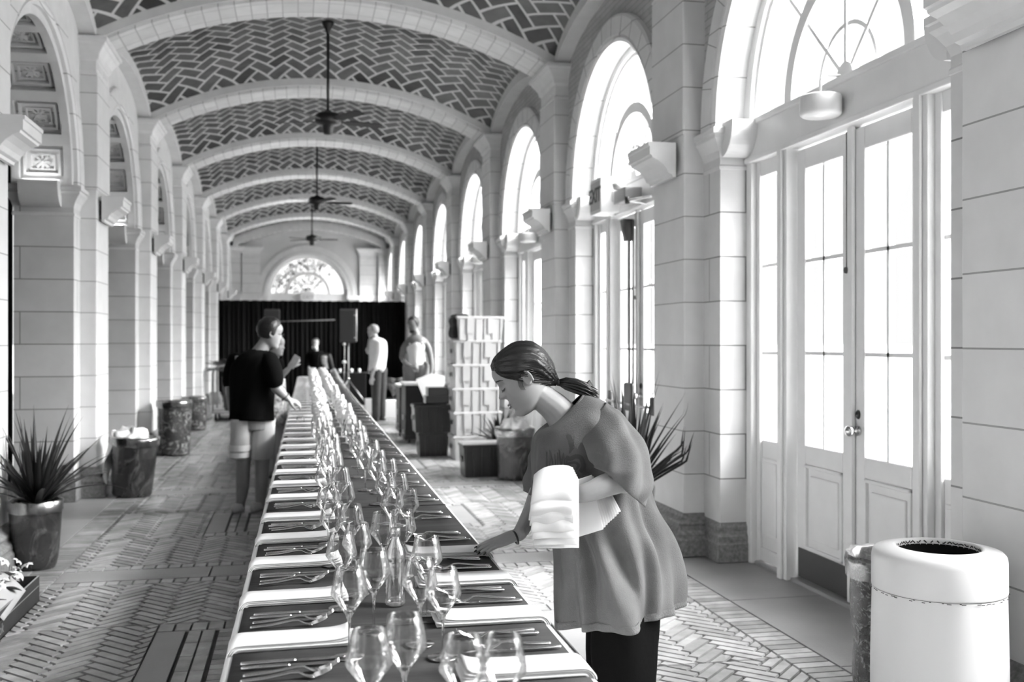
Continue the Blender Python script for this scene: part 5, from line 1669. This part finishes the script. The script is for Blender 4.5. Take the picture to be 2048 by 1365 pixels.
for q in range(3): m.rings([[P(1113 + q * 2.5, 764 + q * .8) + Vector((.0022 * math.cos(j), 0, .0022 * math.cos(j) * .5)) + Vector((-.3 * math.sin(t), 1 * math.cos(t), .95 * math.sin(t))) * (.0125 + .002 * math.sin(j)) for j in [2 * PI * x / 6 for x in range(6)]] for t in [2 * PI * k / 24 for k in range(24)]], 0, True, False, True, True)
m.build('hair_tie', M_black, hair)
# shirt
def sdisp(u, t):
    # t = 0 back, PI front; 3*PI/2 faces the camera
    k = max(0, (u - .12)) ** 1.1
    near_ = max(0, math.sin(t + PI))                 # camera side
    v = k * (.026 * math.sin(5 * t + 3.2 * u) + .020 * math.sin(9 * t - 5 * u + 1) + .012 * math.sin(15 * t + 4 * u))
    v += .007 * math.sin(26 * u - 7 * t) * max(0, math.cos(t - 5.2)) * math.exp(-((u - .52) / .22) ** 2)
    v += .030 * near_ * math.exp(-((t - 4.45 - .9 * (u - .7)) / .11) ** 2) * max(0, min(1, (u - .50) * 4))
    v -= .034 * near_ * math.exp(-((t - 4.72 - .8 * (u - .7)) / .10) ** 2) * max(0, min(1, (u - .55) * 4))
    v += .006 * math.sin(22 * u + 3 * t) * near_ * (1 - u)
    v += .010 * math.exp(-((t - 5.35 + .5 * u) / .13) ** 2) * max(0, min(1, (u - .35) * 4)) * near_
    return v
m = MB()
tor = [(P(1101, 853), P(1165, 788.5), .070), (P(1086, 857), P(1184, 793), .125), (P(1071, 869), P(1212, 806), .182), (P(1064, 892), P(1242, 834), .190), (P(1063, 927), P(1266, 870), .180), (P(1065, 967), P(1281, 917), .170),
       (P(1078, 1007), P(1293, 972), .168), (P(1099, 1052), P(1308, 1022), .182), (P(1113, 1097), P(1327, 1067), .200), (P(1118, 1142), P(1341, 1112), .206), (P(1120, 1192), P(1348, 1162), .210), (P(1122, 1240), P(1346, 1206), .214)]
loft(m, tor, 160, 8, .86, sdisp, caps=False)
shirt = m.build('shirt', M_tee, root); sl = shirt.modifiers.new('solid', 'SOLIDIFY'); sl.thickness = .003; sl.offset = -1
m = MB(); loft(m, [(P(1122, 1226), P(1345.5, 1193), .2135), (P(1122, 1241), P(1346.5, 1207), .2160)], 160, 3, .86, lambda u, t: sdisp(.985 + .015 * u, t) + .0014, caps=False)
h = m.build('hem_band', M_teehem, shirt); h.modifiers.new('s', 'SOLIDIFY').thickness = .003
m = MB(); loft(m, [(P(1101.5, 854.5), P(1165, 788), .0715), (P(1098, 857), P(1169, 789), .082)], 80, 3, .9, lambda u, t: .0022, caps=False)
h = m.build('collar_band', M_teehem, shirt); h.modifiers.new('s', 'SOLIDIFY').thickness = .003
def slv(name, secs, deps, ph):
    m = MB(); ss = []
    for (a, b, hd), dp in zip(secs, deps): ss.append((P(a[0], a[1], dp), P(b[0], b[1], dp), hd))
    loft(m, ss, 90, 8, .95, lambda u, t: .008 * u * math.sin(4 * t + ph) + .006 * math.sin(7 * t + 6 * u) * (.3 + u) + .004 * math.sin(18 * u + 2 * t) * (u > .1), caps=False)
    o = m.build('sleeve', M_tee, root); o.modifiers.new('s', 'SOLIDIFY').thickness = .003
    m = MB(); loft(m, ss[-2:], 90, 8, .95, lambda u, t: 0, caps=False); 
    return o
s1 = slv('sleeve', [((1148, 862), (1212, 806), .050), ((1160, 885), (1250, 836), .072), ((1180, 915), (1280, 878), .082), ((1190, 930), (1300, 930), .090), ((1199, 939), (1304, 970), .092), ((1211, 944), (1288, 1012), .084)], [-.10, -.16, -.205, -.235, -.255, -.265], 1.0)
s2 = slv('sleeve', [((1080, 868), (1150, 820), .05), ((1064, 900), (1128, 880), .065), ((1057, 945), (1116, 945), .065), ((1054, 985), (1102, 1002), .060)], [.10, .165, .195, .205], 2.2)
def band(o, a, b, dp, hd):
    m = MB(); rr = []
    A, B = P(a[0], a[1], dp), P(b[0], b[1], dp); ax = (B - A).normalized(); dn = Vector((-ax.z, 0, ax.x)) * -1 if ax.x > 0 else Vector((ax.z, 0, -ax.x))
    for q, w_ in ((0, .0), (.012, .001), (.024, .0)):
        c = (A + B) / 2 - dn * q * -1 * 1.0
        rr.append([c + (B - A) / 2 * math.cos(t) * 1.03 + Vector((0, hd * 1.05, 0)) * math.sin(t) for t in [2 * PI * k / 60 for k in range(60)]])
    m.rings(rr, 0, True, False, True); h = m.build('cuff_band', M_teehem, o); h.modifiers.new('s', 'SOLIDIFY').thickness = .003
# print on the chest
def wrapon(o, target, off=.0025):
    w_ = o.modifiers.new('wrap', 'SHRINKWRAP'); w_.target = target; w_.wrap_method = 'PROJECT'; w_.use_project_y = True; w_.use_negative_direction = False; w_.use_positive_direction = True; w_.offset = off
for q, chx in enumerate('INJW'):
    o = text_mesh('printed_letter', chx, .085, M_print, root, (0, 0, 0), (PI / 2, 0, 0), ext=0, bold=True)
    p = P(1093 + q * 11, 925, -.15); p.y = -.40
    for vtx in o.data.vertices: vtx.co = Vector((vtx.co.x * .34 + p.x, p.y, vtx.co.y * .95 + p.z - vtx.co.x * .25)) 
    o.rotation_euler = (0, 0, 0)
    wrapon(o, shirt)
m = MB()
def ribbon(pts, w_):
    n = len(pts); rr = []
    for i in range(n):
        a = Vector(pts[max(i - 1, 0)]); b = Vector(pts[min(i + 1, n - 1)]); d = (b - a).normalized(); nn = Vector((-d.y, d.x))
        ww = w_[i] if hasattr(w_, '__len__') else w_
        rr.append([P(pts[i][0] + e_ * nn.x * ww, pts[i][1] + e_ * nn.y * ww, -.16) + Vector((0, -.24, 0)) for e_ in (1, 0, -1)])
    m.rings(rr, 0, False, False, False)
ribbon(cat_rom([(1133, 868), (1138, 876), (1140, 886), (1141, 896), (1138, 906)], 4), [.5, 3, 4, 5, 5, 4.5, 5, 4, 4.5, 3.5, 4, 3, 3.5, 2.5, 2.5, 1.5, 1])
ribbon(cat_rom([(1131, 914), (1140, 917), (1150, 912), (1160, 914), (1165, 924), (1166, 934), (1160, 944)], 4), 4.5)
ribbon(cat_rom([(1131, 930), (1140, 926), (1150, 925), (1156, 930), (1152, 940)], 4), 2.6)
for k in range(5): ribbon([(1138 + k, 902 - k * 5), (1143 + k, 899 - k * 5.5), (1147, 894 - k * 6)], 1.0)
o = m.build('printed_dragon', M_print, root, recalc=False); wrapon(o, shirt)
# trousers and shoes
m = MB()
for dp, x0, x1 in ((-.085, 1182, 1318), (.10, 1172, 1304)):
    loft(m, [(P(x0 + 15, 1060, dp * .7), P(x1 - 40, 1050, dp * .7), .07), (P(x0 - 2, 1180, dp), P(x1 - 6, 1180, dp), .090), (P(x0 + 0, 1300, dp), P(x1 - 3, 1300, dp), .100), (P(x0 + 16, 1420, dp), P(x1 - 14, 1420, dp), .095), (P(x0 + 22, 1545, dp), P(x1 - 14, 1545, dp), .095)], 48, 6, .95,
         lambda u, t: .004 * math.sin(5 * t + 6 * u) + .003 * math.sin(3 * t - 14 * u))
m.build('trousers', M_black_cloth, root)
for dp in (-.085, .10):
    m = MB(); loft(m, [(P(1165, 1571, dp), P(1172, 1571, dp), .02), (P(1172, 1566, dp), P(1200, 1566, dp), .042), (P(1215, 1562, dp), P(1250, 1562, dp), .045), (P(1255, 1560, dp), P(1290, 1560, dp), .036)], 20, 4)
    rr = []
    m2 = MB(); m2.rings([[P(1228 + 62 * math.cos(t) * (1 if math.cos(t) < 0 else .9), 1577.5, dp + .045 * math.sin(t)) for t in [2 * PI * k / 32 for k in range(32)]], [P(1228 + 60 * math.cos(t), 1560, dp + .043 * math.sin(t)) for t in [2 * PI * k / 32 for k in range(32)]], [P(1236 + 44 * math.cos(t), 1540, dp + .036 * math.sin(t)) for t in [2 * PI * k / 32 for k in range(32)]]])
    m2.build('shoe', M_shoe, root)

# napkins over her left forearm and hand
def sheet_over(k, bot, xa, xb, shl, shr, label):
    m = MB(); R_ = .050 + .0075 * k; c = -.300; zt = P(0, 940, -.30).z - .080; th = .0030
    path = [(c + R_, zt - .10)]
    for q in range(13):
        a = PI * q / 12; path.append((c + R_ * math.cos(a), zt + R_ * math.sin(a) * .92))
    zb = P(0, bot, c - R_).z
    for q in range(1, 9): path.append((c - R_ - .006 * math.sin(q * .8 + k), zt + (zb - zt) * q / 8))
    rr = []; n = len(path)
    for layer in (0, 1):
        pass
    for i, (y, z) in enumerate(path):
        t = max(0, (zt + R_ - z) / .2) if y < c else 0
        row_ = []
        for j in range(9):
            u = j / 8; x = P(xa + (xb - xa) * u + shl * t * (1 - u) + shr * t * u, 0, y).x
            wv = .003 * math.sin(u * 9 + k * 1.7) * t
            row_.append(Vector((x, y + wv, z + (.014 * math.sin(u * 2.2) - .12 * max(0, .38 - u) ** 2 - .10 * max(0, u - .75) ** 2) * (1 - min(t, 1)))))
        rr.append(row_)
    # turned-back fold at the bottom
    y, z = path[-1]
    for dy, dz in ((-.006, -.004), (-.011, .002), (-.010, .030), (-.007, .065 - .004 * k)):
        pass
    m.rings(rr, 0, False, False, True)
    o = m.build('folded_napkin', M_linen, None, loc=base); o.rotation_euler = (0, 0, -YAW)
    s_ = o.modifiers.new('s', 'SOLIDIFY'); s_.thickness = .0058; b__ = o.modifiers.new('b', 'BEVEL'); b__.width = .0024; b__.segments = 2
    tag(o, label, 'napkin', 'napkins draped over her forearm')
bots = [1097, 1090, 1078, 1066, 1052, 1040]
words = ['innermost and longest', 'second innermost', 'third innermost', 'third outermost', 'second outermost', 'outermost and shortest']
for k in range(6):
    sheet_over(k, bots[k], 1082 - k * 3, 1158 - k * 2.2, -14, 0 - k * .6, 'folded white napkin draped over her hand, %s of the front bundle' % words[k])
for k in range(9):
    m = MB(); dp0 = -.262 + .0085 * k
    A = P(1140, 965, dp0); B = P(1184 + 4 * k, 950 + 3 * k, dp0 + .005); C = P(1207 + 4.4 * k, 1059 - 4.4 * k, dp0 - .012 + .003 * k); Dd = P(1150, 1077 - 3 * k, dp0 - .01)
    rr = []
    for j in range(9):
        u = j / 8; a = A.lerp(Dd, u); b = B.lerp(C, u)
        rr.append([a.lerp(b, v_) + Vector((0, .004 * math.sin(u * 5 + k) * v_, 0)) for v_ in [q / 6 for q in range(7)]])
    m.rings(rr, 0, False, False, True)
    o = m.build('folded_napkin', M_linen, None, loc=base); o.rotation_euler = (0, 0, -YAW)
    s_ = o.modifiers.new('s', 'SOLIDIFY'); s_.thickness = .0065; s_.offset = 0; b__ = o.modifiers.new('b', 'BEVEL'); b__.width = .0026; b__.segments = 2
    tag(o, 'white napkin in the fan behind her bent forearm, %s leaf counting from the arm' % ordn[k], 'napkin', 'fanned napkins behind her forearm')

# ------------------------------------------------------------------ others
def hair_cap(parent, O, U, F, sc, mt, seed=0, back=-.020, up=.030, r=(.101, .084, .098)):
    U, F = Vector(U).normalized(), Vector(F).normalized(); S = U.cross(F); m = MB(); rr = []
    for q in range(15):
        a = -PI / 2 * .55 + (PI * .775) * q / 14 + PI * .0
        row_ = []
        for k in range(32):
            t = 2 * PI * k / 32; n = 1 + .05 * noise.noise(Vector((math.cos(t) * 3, math.sin(t) * 3, q * .6 + seed)))
            fr = r[0] * math.cos(t) * (1 if math.cos(t) < 0 else (.60 + .40 * max(0, math.sin(a))))
            row_.append(O + (U * (up + r[2] * math.sin(a) * n) + F * (back + fr * math.cos(a) * n) + S * r[1] * math.sin(t) * math.cos(a) * n) * sc)
        rr.append(row_)
    m.rings(rr, 0, True, True, True); return m.build('hair', mt, parent)

# man in the black T-shirt, left of the table
base, P = frame_at(505, 8.95)
root = empty('person', base, -YAW)
tag(root, 'man in a black T-shirt and pale shorts leaning to the table, back turned', 'person')
U = Vector((.10, 0, .99)); F = Vector((.86, .45, -.22)); U = (U - F.normalized() * U.dot(F.normalized())).normalized(); O = P(541, 669)
m = MB(); head(m, O, U, F, 1.12); ear(m, O, U, F, 1.12, 1); ear(m, O, U, F, 1.12, -1)
limb(m, [P(533, 683, -.0), P(522, 700, -.02), P(508, 720, -.02)], [.058, .064, .085])
loft(m, [(P(470, 712), P(545, 712), .10), (P(470, 760), P(548, 760), .13), (P(472, 830), P(545, 830), .13), (P(472, 860), P(545, 860), .12)], 24, 3)
limb(m, [P(538, 728, -.09), P(546, 750, -.12), P(551, 774, -.12)], [.050, .050, .047])
limb(m, [P(551, 774, -.12), P(562, 786, -.10), P(575, 798, -.06)], [.048, .042, .030])
hand(m, P(575, 798, -.06), Vector((.8, .15, -.35)), Vector((.3, -.3, .9)), 1.05, .5, 1, .08)
limb(m, [P(470, 722, .10), P(462, 770, .10), P(462, 800, .02), P(466, 830, -.02)], [.058, .05, .04, .03])
hand(m, P(466, 832, -.02), Vector((0.1, 0, -1)), Vector((-1, 0, 0)), 1.0, .4, 1)
for x0, x1, dp in ((487, 481, -.04), (525, 519, .03)):
    limb(m, [P(x0, 900, dp), P(x0 - 1, 935, dp), P(x0 - 2, 975, dp), P(x1, 1012, dp)], [.078, .062, .058, .038], 16, 4)
fuse(m.build('body', M_skin, root), .008, 2)
hair_cap(root, O, U, F, 1.17, M_hair, 3, back=-.014, up=.036)
m = MB(); S = U.cross(F.normalized())
for sg in (-1, 1): m.tube([O + (U * .015 + F.normalized() * -.01 + S * .082 * sg), O + (U * .018 + F.normalized() * .10 + S * .05 * sg)], .0035, 6)
for sg in (-1, 1): m.rings([[O + U * (.014 + .018 * math.sin(t)) + S * (.032 * sg + .024 * math.cos(t)) + F.normalized() * (.105 + .002 * math.cos(j)) for j in [0, 2, 4]] for t in [2 * PI * k / 16 for k in range(16)]], 0, True, False, True, True)
m.build('glasses', M_black, root)
m = MB()
loft(m, [(P(511, 696), P(537, 700), .06), (P(494, 702), P(543, 706), .12), (P(476, 714), P(549, 717), .165), (P(463, 742), P(552, 742), .175), (P(462, 800), P(548, 800), .165), (P(461, 838), P(549, 841), .17)], 56, 6, .9, lambda u, t: .010 * u * math.sin(5 * t + 3 * u) + .005 * math.sin(9 * t + 12 * u))
limb(m, [P(538, 722, -.08), P(546, 744, -.13), P(549, 762, -.135)], [.086, .084, .078]); limb(m, [P(472, 722, .08), P(464, 748, .11), P(462, 765, .11)], [.080, .078, .075])
m.build('t_shirt', M_black_cloth, root)
m = MB()
for a, b, dp in (((462, 838), (508, 838), -.03), ((500, 838), (550, 838), .03)):
    loft(m, [(P(a[0], a[1], dp), P(b[0], b[1], dp), .13), (P(a[0] + 0, 885, dp), P(b[0] - 3, 885, dp), .125), (P(a[0] - 1, 918, dp), P(b[0] - 8, 918, dp), .11)], 32, 5, .95, lambda u, t: .006 * u * math.sin(6 * t))
sh = m.build('shorts', M_shorts, root)
m = MB(); loft(m, [(P(460.5, 889, -.03), P(504, 889, -.03), .126), (P(460, 901, -.03), P(502.5, 901, -.03), .122)], 32, 3, .95, lambda u, t: .007, caps=False)
loft(m, [(P(460, 904, -.03), P(502, 904, -.03), .121), (P(459.5, 914, -.03), P(501, 914, -.03), .117)], 32, 3, .95, lambda u, t: .007, caps=False); m.build('stripe', M_white_cloth, sh)
for x, dp in ((476, -.06), (514, .01)):
    m = MB(); m.lathe([(0, 0), (.045, 0), (.05, .03), (.042, .075), (0, .08)], (0, 0, 0), 20); o = m.build('shoe', M_shoe_l, root); o.location = P(x, 1022.5, dp); o.location.z = 0; o.scale = (1.0, 2.0, 1); o.rotation_euler = (0, 0, -.15)
m = MB(); c = P(571, 794.5, -.07); m.tube([c + Vector((-.006, 0, .006)), c + Vector((.008, 0, -.008))], .042, 16); m.build('wristband', M_black, root)
m = MB(); m.lathe([(0, 0), (.028, .0), (.036, .015), (.034, .05), (.026, .062), (0, .062)], (0, 0, 0), 20)
o = m.build('glass_bowl', M_glass, None, loc=base + Matrix.Rotation(-YAW, 3, 'Z') @ P(592, 800, -.02)); o.location.z = TZ + .002; o.location.x = .02
tag(o, 'small clear glass held at the left table edge by the man in black', 'glass')

# person behind him holding a phone
base, P = frame_at(554, 11.2)
root = empty('person', base, -YAW)
tag(root, 'person in a patterned pale skirt holding up a phone behind the man in black', 'person')
U = Vector((.05, 0, 1)); F = Vector((.95, -.25, -.15)); U = (U - F.normalized() * U.dot(F.normalized())).normalized(); O = P(553, 692)
m = MB(); head(m, O, U, F, 1.0)
limb(m, [P(550, 706), P(546, 722)], [.05, .06]); loft(m, [(P(525, 728), P(566, 728), .16), (P(528, 770), P(562, 770), .12)], 20, 3)
limb(m, [P(556, 730, -.10), P(560, 745, -.14), P(558, 758, -.14)], [.05, .045, .04]); limb(m, [P(558, 757, -.14), P(570, 745, -.18), P(580, 735, -.2)], [.038, .032, .025])
hand(m, P(580, 735, -.2), Vector((.8, 0, .6)), Vector((.5, -.6, -.6)), 1.0, .5, 1)
for x in (545, 560): limb(m, [P(x, 800), P(x, 880), P(x, 942)], [.07, .055, .035])
fuse(m.build('body', M_skin, root), .009, 2)
hair_cap(root, O, U, F, 1.06, M_hair, 8)
m = MB(); loft(m, [(P(535, 716), P(556, 716), .08), (P(524, 728), P(568, 728), .17), (P(527, 765), P(566, 765), .14)], 32, 4); limb(m, [P(556, 728, -.10), P(561, 745, -.14)], [.07, .06]); m.build('top', M_black_cloth, root)
M_pat = mat('patterned_lace', .35, .8, noise_amt=.9, noise_scale=30)
m = MB(); loft(m, [(P(530, 760), P(570, 758), .13), (P(528, 800), P(571, 800), .14), (P(527, 850), P(571, 850), .15)], 32, 4, .95, lambda u, t: .012 * u * math.sin(8 * t)); m.build('skirt', M_pat, root)
for x in (545, 560):
    m = MB(); m.lathe([(0, 0), (.05, 0), (.045, .06), (0, .07)], (0, 0, 0), 16); o = m.build('shoe', M_shoe, root); o.location = (P(x, 0).x, -.03, 0); o.scale = (1, 2, 1)
m = MB(); m.box(-.037, .037, -.004, .004, -.075, .075); o = m.build('phone', M_grey, None, loc=base + Matrix.Rotation(-YAW, 3, 'Z') @ P(588, 724, -.22)); bevel(o, .004); o.rotation_euler = (0, .55, -YAW)
tag(o, 'pale phone held up by the person behind the man in black', 'phone')

# seated long haired woman at the table end
base, P = frame_at(655, 21.9)
root = empty('person', base, -YAW)
tag(root, 'long haired woman in a sleeveless black top sitting at the far table end', 'person')
U = Vector((0, 0, 1)); F = Vector((-.35, -.93, 0)); O = P(649, 720)
m = MB(); head(m, O, U, F, 1.0); limb(m, [P(651, 728), P(652, 738)], [.048, .06])
loft(m, [(P(636, 741), P(669, 741), .10), (P(640, 765), P(666, 765), .11), (P(640, 785), P(667, 785), .14)], 20, 3)
limb(m, [P(668, 741), P(676, 756, -.10), P(684, 766, -.2)], [.048, .042, .038]); limb(m, [P(684, 766, -.2), P(676, 764, -.38), P(668, 762, -.48)], [.036, .03, .024]); hand(m, P(668, 762, -.48), Vector((-1, -.3, -.1)), Vector((0, -.3, 1)), 1, .2, 1)
limb(m, [P(638, 741), P(634, 757, -.05), P(640, 764, -.25)], [.045, .04, .03])
for x in (645, 662): limb(m, [P(x, 785, .0), P(x, 782, -.40), P(x, 800, -.45), P(x, 828, -.42)], [.085, .065, .05, .035])
fuse(m.build('body', M_skin2, root), .010, 2)
hair_cap(root, O, U, F, 1.06, M_hair, 5)
m = MB(); limb(m, [P(657, 712, .04), P(661, 726, .03), P(664, 742, .05), P(662, 752, .06)], [.06, .06, .055, .03]); limb(m, [P(642, 714, .05), P(640, 728, .05)], [.05, .04]); m.build('long_hair', M_hair, root)
m = MB(); loft(m, [(P(641, 738), P(663, 738), .085), (P(638, 745), P(667, 745), .115), (P(640, 765), P(666, 765), .12), (P(640, 786), P(668, 786), .15)], 28, 4); m.build('sleeveless_top', M_black_cloth, root)
m = MB()
for x in (645, 662): limb(m, [P(x, 786, .0), P(x, 782, -.38)], [.10, .085])
m.build('shorts', M_black_cloth, root)
root2 = empty('side_chair', base + Vector((0, .05, 0)), -YAW)
m = MB(); m.box(-.2, .2, -.22, .22, .36, .39); m.build('seat', M_dark, root2)
m = MB(); m.box(-.2, .2, .2, .23, .45, .70); m.build('backrest', M_dark, root2)
for x in (-.19, .19):
    for y in (-.2, .2): m = MB(); m.tube([(x, y, 0), (x, y, .37)], .012, 8); m.build('leg', M_grey, root2)
tag(root2, 'dark chair under the seated long haired woman', 'chair')

# standing person with a lowered face mask
base, P = frame_at(632, 23.7)
root = empty('person', base, -YAW)
tag(root, 'person in a black sweater with a pale chin mask standing before the backdrop', 'person')
U = Vector((0, 0, 1)); F = Vector((-.1, -.98, -.15)); O = P(631, 688)
m = MB(); head(m, O, U, F, 1.02); limb(m, [P(632, 696), P(632, 706)], [.05, .06]); loft(m, [(P(616, 710), P(648, 710), .10), (P(619, 750), P(646, 750), .1), (P(620, 768), P(645, 768), .12)], 20, 3)
for x, s_ in ((617, -1), (648, 1)): limb(m, [P(x, 712), P(x + s_ * 2, 728, -.05), P(x - s_ * 2, 740, -.22)], [.05, .045, .03]); hand(m, P(x - s_ * 2, 740, -.22), Vector((-s_ * .6, -.8, -.1)), Vector((0, 0, 1)), 1, .3, s_)
for x in (625, 640): limb(m, [P(x, 768), P(x, 785), P(x, 808)], [.08, .06, .04])
fuse(m.build('body', M_skin, root), .010, 2)
hair_cap(root, O, U, F, 1.05, M_hair, 7)
m = MB(); c = O + Vector(F) * .055 - U * .075
m.rings([[c + Vector((math.cos(t) * r, -.04 * (1 - r / .07), math.sin(t) * r * .7)) for t in [2 * PI * k / 20 for k in range(20)]] for r in (.068, .055, .03, .002)], 0); m.build('face_mask', M_white_cloth, root)
m = MB(); loft(m, [(P(624, 702), P(640, 702), .08), (P(614, 710), P(650, 710), .13), (P(617, 750), P(648, 750), .12), (P(617, 770), P(648, 770), .13)], 28, 4)
for x, s_ in ((617, -1), (648, 1)): limb(m, [P(x, 712), P(x + s_ * 2, 728, -.05), P(x - s_ * 1, 738, -.16)], [.065, .058, .045])
m.build('sweater', M_black_cloth, root)
m = MB()
for x in (625, 640): limb(m, [P(x, 770), P(x, 788), P(x, 808)], [.09, .075, .065])
m.build('trousers', M_black_cloth, root)

# man in the white shirt
base, P = frame_at(757, 19.1)
root = empty('person', base, -YAW)
tag(root, 'grey haired man in an untucked white shirt standing with a hand to his mouth', 'person')
U = Vector((-.05, 0, 1)); F = Vector((-.98, -.15, -.1)); U = (U - F.normalized() * U.dot(F.normalized())).normalized(); O = P(745, 663)
m = MB(); head(m, O, U, F, 1.0); ear(m, O, U, F, 1, 1); ear(m, O, U, F, 1, -1); limb(m, [P(748, 670), P(752, 680)], [.055, .062])
loft(m, [(P(741, 683), P(770, 683), .16), (P(742, 720), P(768, 720), .14), (P(742, 745), P(768, 745), .15)], 20, 3)
limb(m, [P(757, 688, -.17), P(755, 710, -.20), P(751, 727, -.20)], [.05, .045, .04]); limb(m, [P(751, 727, -.2), P(747, 742, -.19), P(744, 755, -.18)], [.038, .034, .027]); hand(m, P(744, 755, -.18), Vector((-.1, 0, -1)), Vector((0, -1, 0)), 1.05, .4, -1)
limb(m, [P(748, 688, .12), P(739, 705, .1), P(736, 700, .02)], [.05, .045, .04]); limb(m, [P(736, 702, .02), P(738, 690, -.02), P(739, 680, -.02)], [.038, .032, .026]); hand(m, P(739, 680, -.02), Vector((.2, 0, 1)), Vector((-1, 0, .1)), 1, .6, 1)
for x, dp in ((753, -.08), (763, .08)): limb(m, [P(x, 745, dp), P(x, 790, dp), P(x, 832, dp)], [.085, .06, .04])
fuse(m.build('body', M_skin2, root), .009, 2); hair_cap(root, O, U, F, 1.03, M_hair2, 4)
m = MB(); loft(m, [(P(745, 676), P(757, 675), .07), (P(740, 683), P(771, 682), .19), (P(738, 700), P(774, 700), .19), (P(737, 725), P(773, 725), .18), (P(736, 742), P(770, 741), .185)], 36, 5, .95, lambda u, t: .012 * u * math.sin(6 * t + 5 * u))
limb(m, [P(758, 688, -.16), P(756, 708, -.20), P(751, 726, -.20), P(749, 733, -.20)], [.07, .066, .062, .058]); limb(m, [P(748, 688, .12), P(740, 703, .1), P(737, 700, .03)], [.068, .062, .055]); m.build('shirt', M_white_cloth, root)
m = MB()
for x, dp in ((752, -.08), (763, .08)): limb(m, [P(x, 740, dp), P(x, 770, dp), P(x, 800, dp), P(x, 832, dp)], [.11, .095, .082, .078])
m.build('trousers', mat('dark_trousers', .035, .85, noise_amt=.2), root)
for x, dp in ((747, -.1), (758, .06)):
    m = MB(); m.lathe([(0, 0), (.05, 0), (.052, .03), (.04, .08), (0, .09)], (0, 0, 0), 18); o = m.build('shoe', M_black, root); o.location = (P(x, 0).x, dp, 0); o.scale = (2.4, 1, 1)

# man in the white tank top
base, P = frame_at(833, 15.75)
root = empty('person', base, -YAW)
tag(root, 'man in a white tank top and faded jeans behind the rolling cart', 'person')
U = Vector((-.12, 0, 1)); F = Vector((-.55, -.80, -.30)); U = (U - F.normalized() * U.dot(F.normalized())).normalized(); O = P(826, 651)
m = MB(); head(m, O, U, F, 1.02); ear(m, O, U, F, 1, 1); ear(m, O, U, F, 1, -1); limb(m, [P(829, 661), P(832, 673)], [.056, .066])
loft(m, [(P(822, 671), P(842, 671), .07), (P(814, 678), P(851, 677), .12), (P(810, 690), P(854, 690), .14), (P(815, 715), P(849, 715), .12), (P(815, 745), P(850, 745), .13)], 24, 4)
limb(m, [P(848, 684), P(856, 697, -.03), P(861, 713, -.05)], [.060, .054, .044]); limb(m, [P(861, 712, -.05), P(863, 732, -.10), P(862, 748, -.14)], [.043, .037, .028]); hand(m, P(862, 748, -.14), Vector((0, -.1, -1)), Vector((1, 0, 0)), 1.05, .35, 1)
limb(m, [P(817, 684), P(808, 697, -.03), P(804, 714, -.05)], [.060, .054, .044]); limb(m, [P(804, 714, -.05), P(812, 728, -.16), P(820, 732, -.2)], [.042, .036, .028]); hand(m, P(820, 732, -.2), Vector((1, -.2, -.1)), Vector((0, -.8, .5)), 1.05, .6, 1)
for x, dp in ((821, 0), (843, 0)): limb(m, [P(x, 750, dp), P(x, 800, dp), P(x, 865, dp)], [.09, .07, .045])
fuse(m.build('body', M_tan, root), .008, 2); hair_cap(root, O, U, F, 1.08, M_hair, 6)
m = MB(); c = O + Vector(F).normalized() * .04 - U * .078; m.rings([[c + (Vector(F).normalized() * .05 * math.cos(t) + U.cross(Vector(F).normalized()) * .058 * math.sin(t)) * s_ + U * h for t in [2 * PI * k / 20 for k in range(20)]] for s_, h in ((.5, -.035), (.95, -.02), (1.02, .0), (.9, .018))], 0); m.build('beard', M_hair, root)
m = MB(); loft(m, [(P(821, 677), P(843, 676), .09), (P(816, 688), P(850, 687), .145), (P(812, 697), P(853, 696), .15), (P(815, 715), P(850, 715), .135), (P(815, 731), P(852, 731), .14)], 40, 5, .95, lambda u, t: .007 * u * math.sin(7 * t))
for x0, x1 in ((820, 821), (844, 843)): m.tube([P(x0, 690, -.12), P(x1, 677, -.05), P(x1, 674, .02), P(x1, 684, .13)], .018, 8)
m.build('tank_top', M_white_cloth, root)
m = MB()
for x in (821, 843): limb(m, [P(x, 735), P(x, 775), P(x, 820), P(x, 868)], [.125, .105, .09, .08])
m.build('jeans', M_denim, root)
for x in (818, 846):
    m = MB(); m.lathe([(0, 0), (.05, 0), (.052, .03), (.04, .08), (0, .09)], (0, 0, 0), 18); o = m.build('shoe', M_shoe, root); o.location = (P(x, 0).x, -.06, 0); o.scale = (1, 2.4, 1)
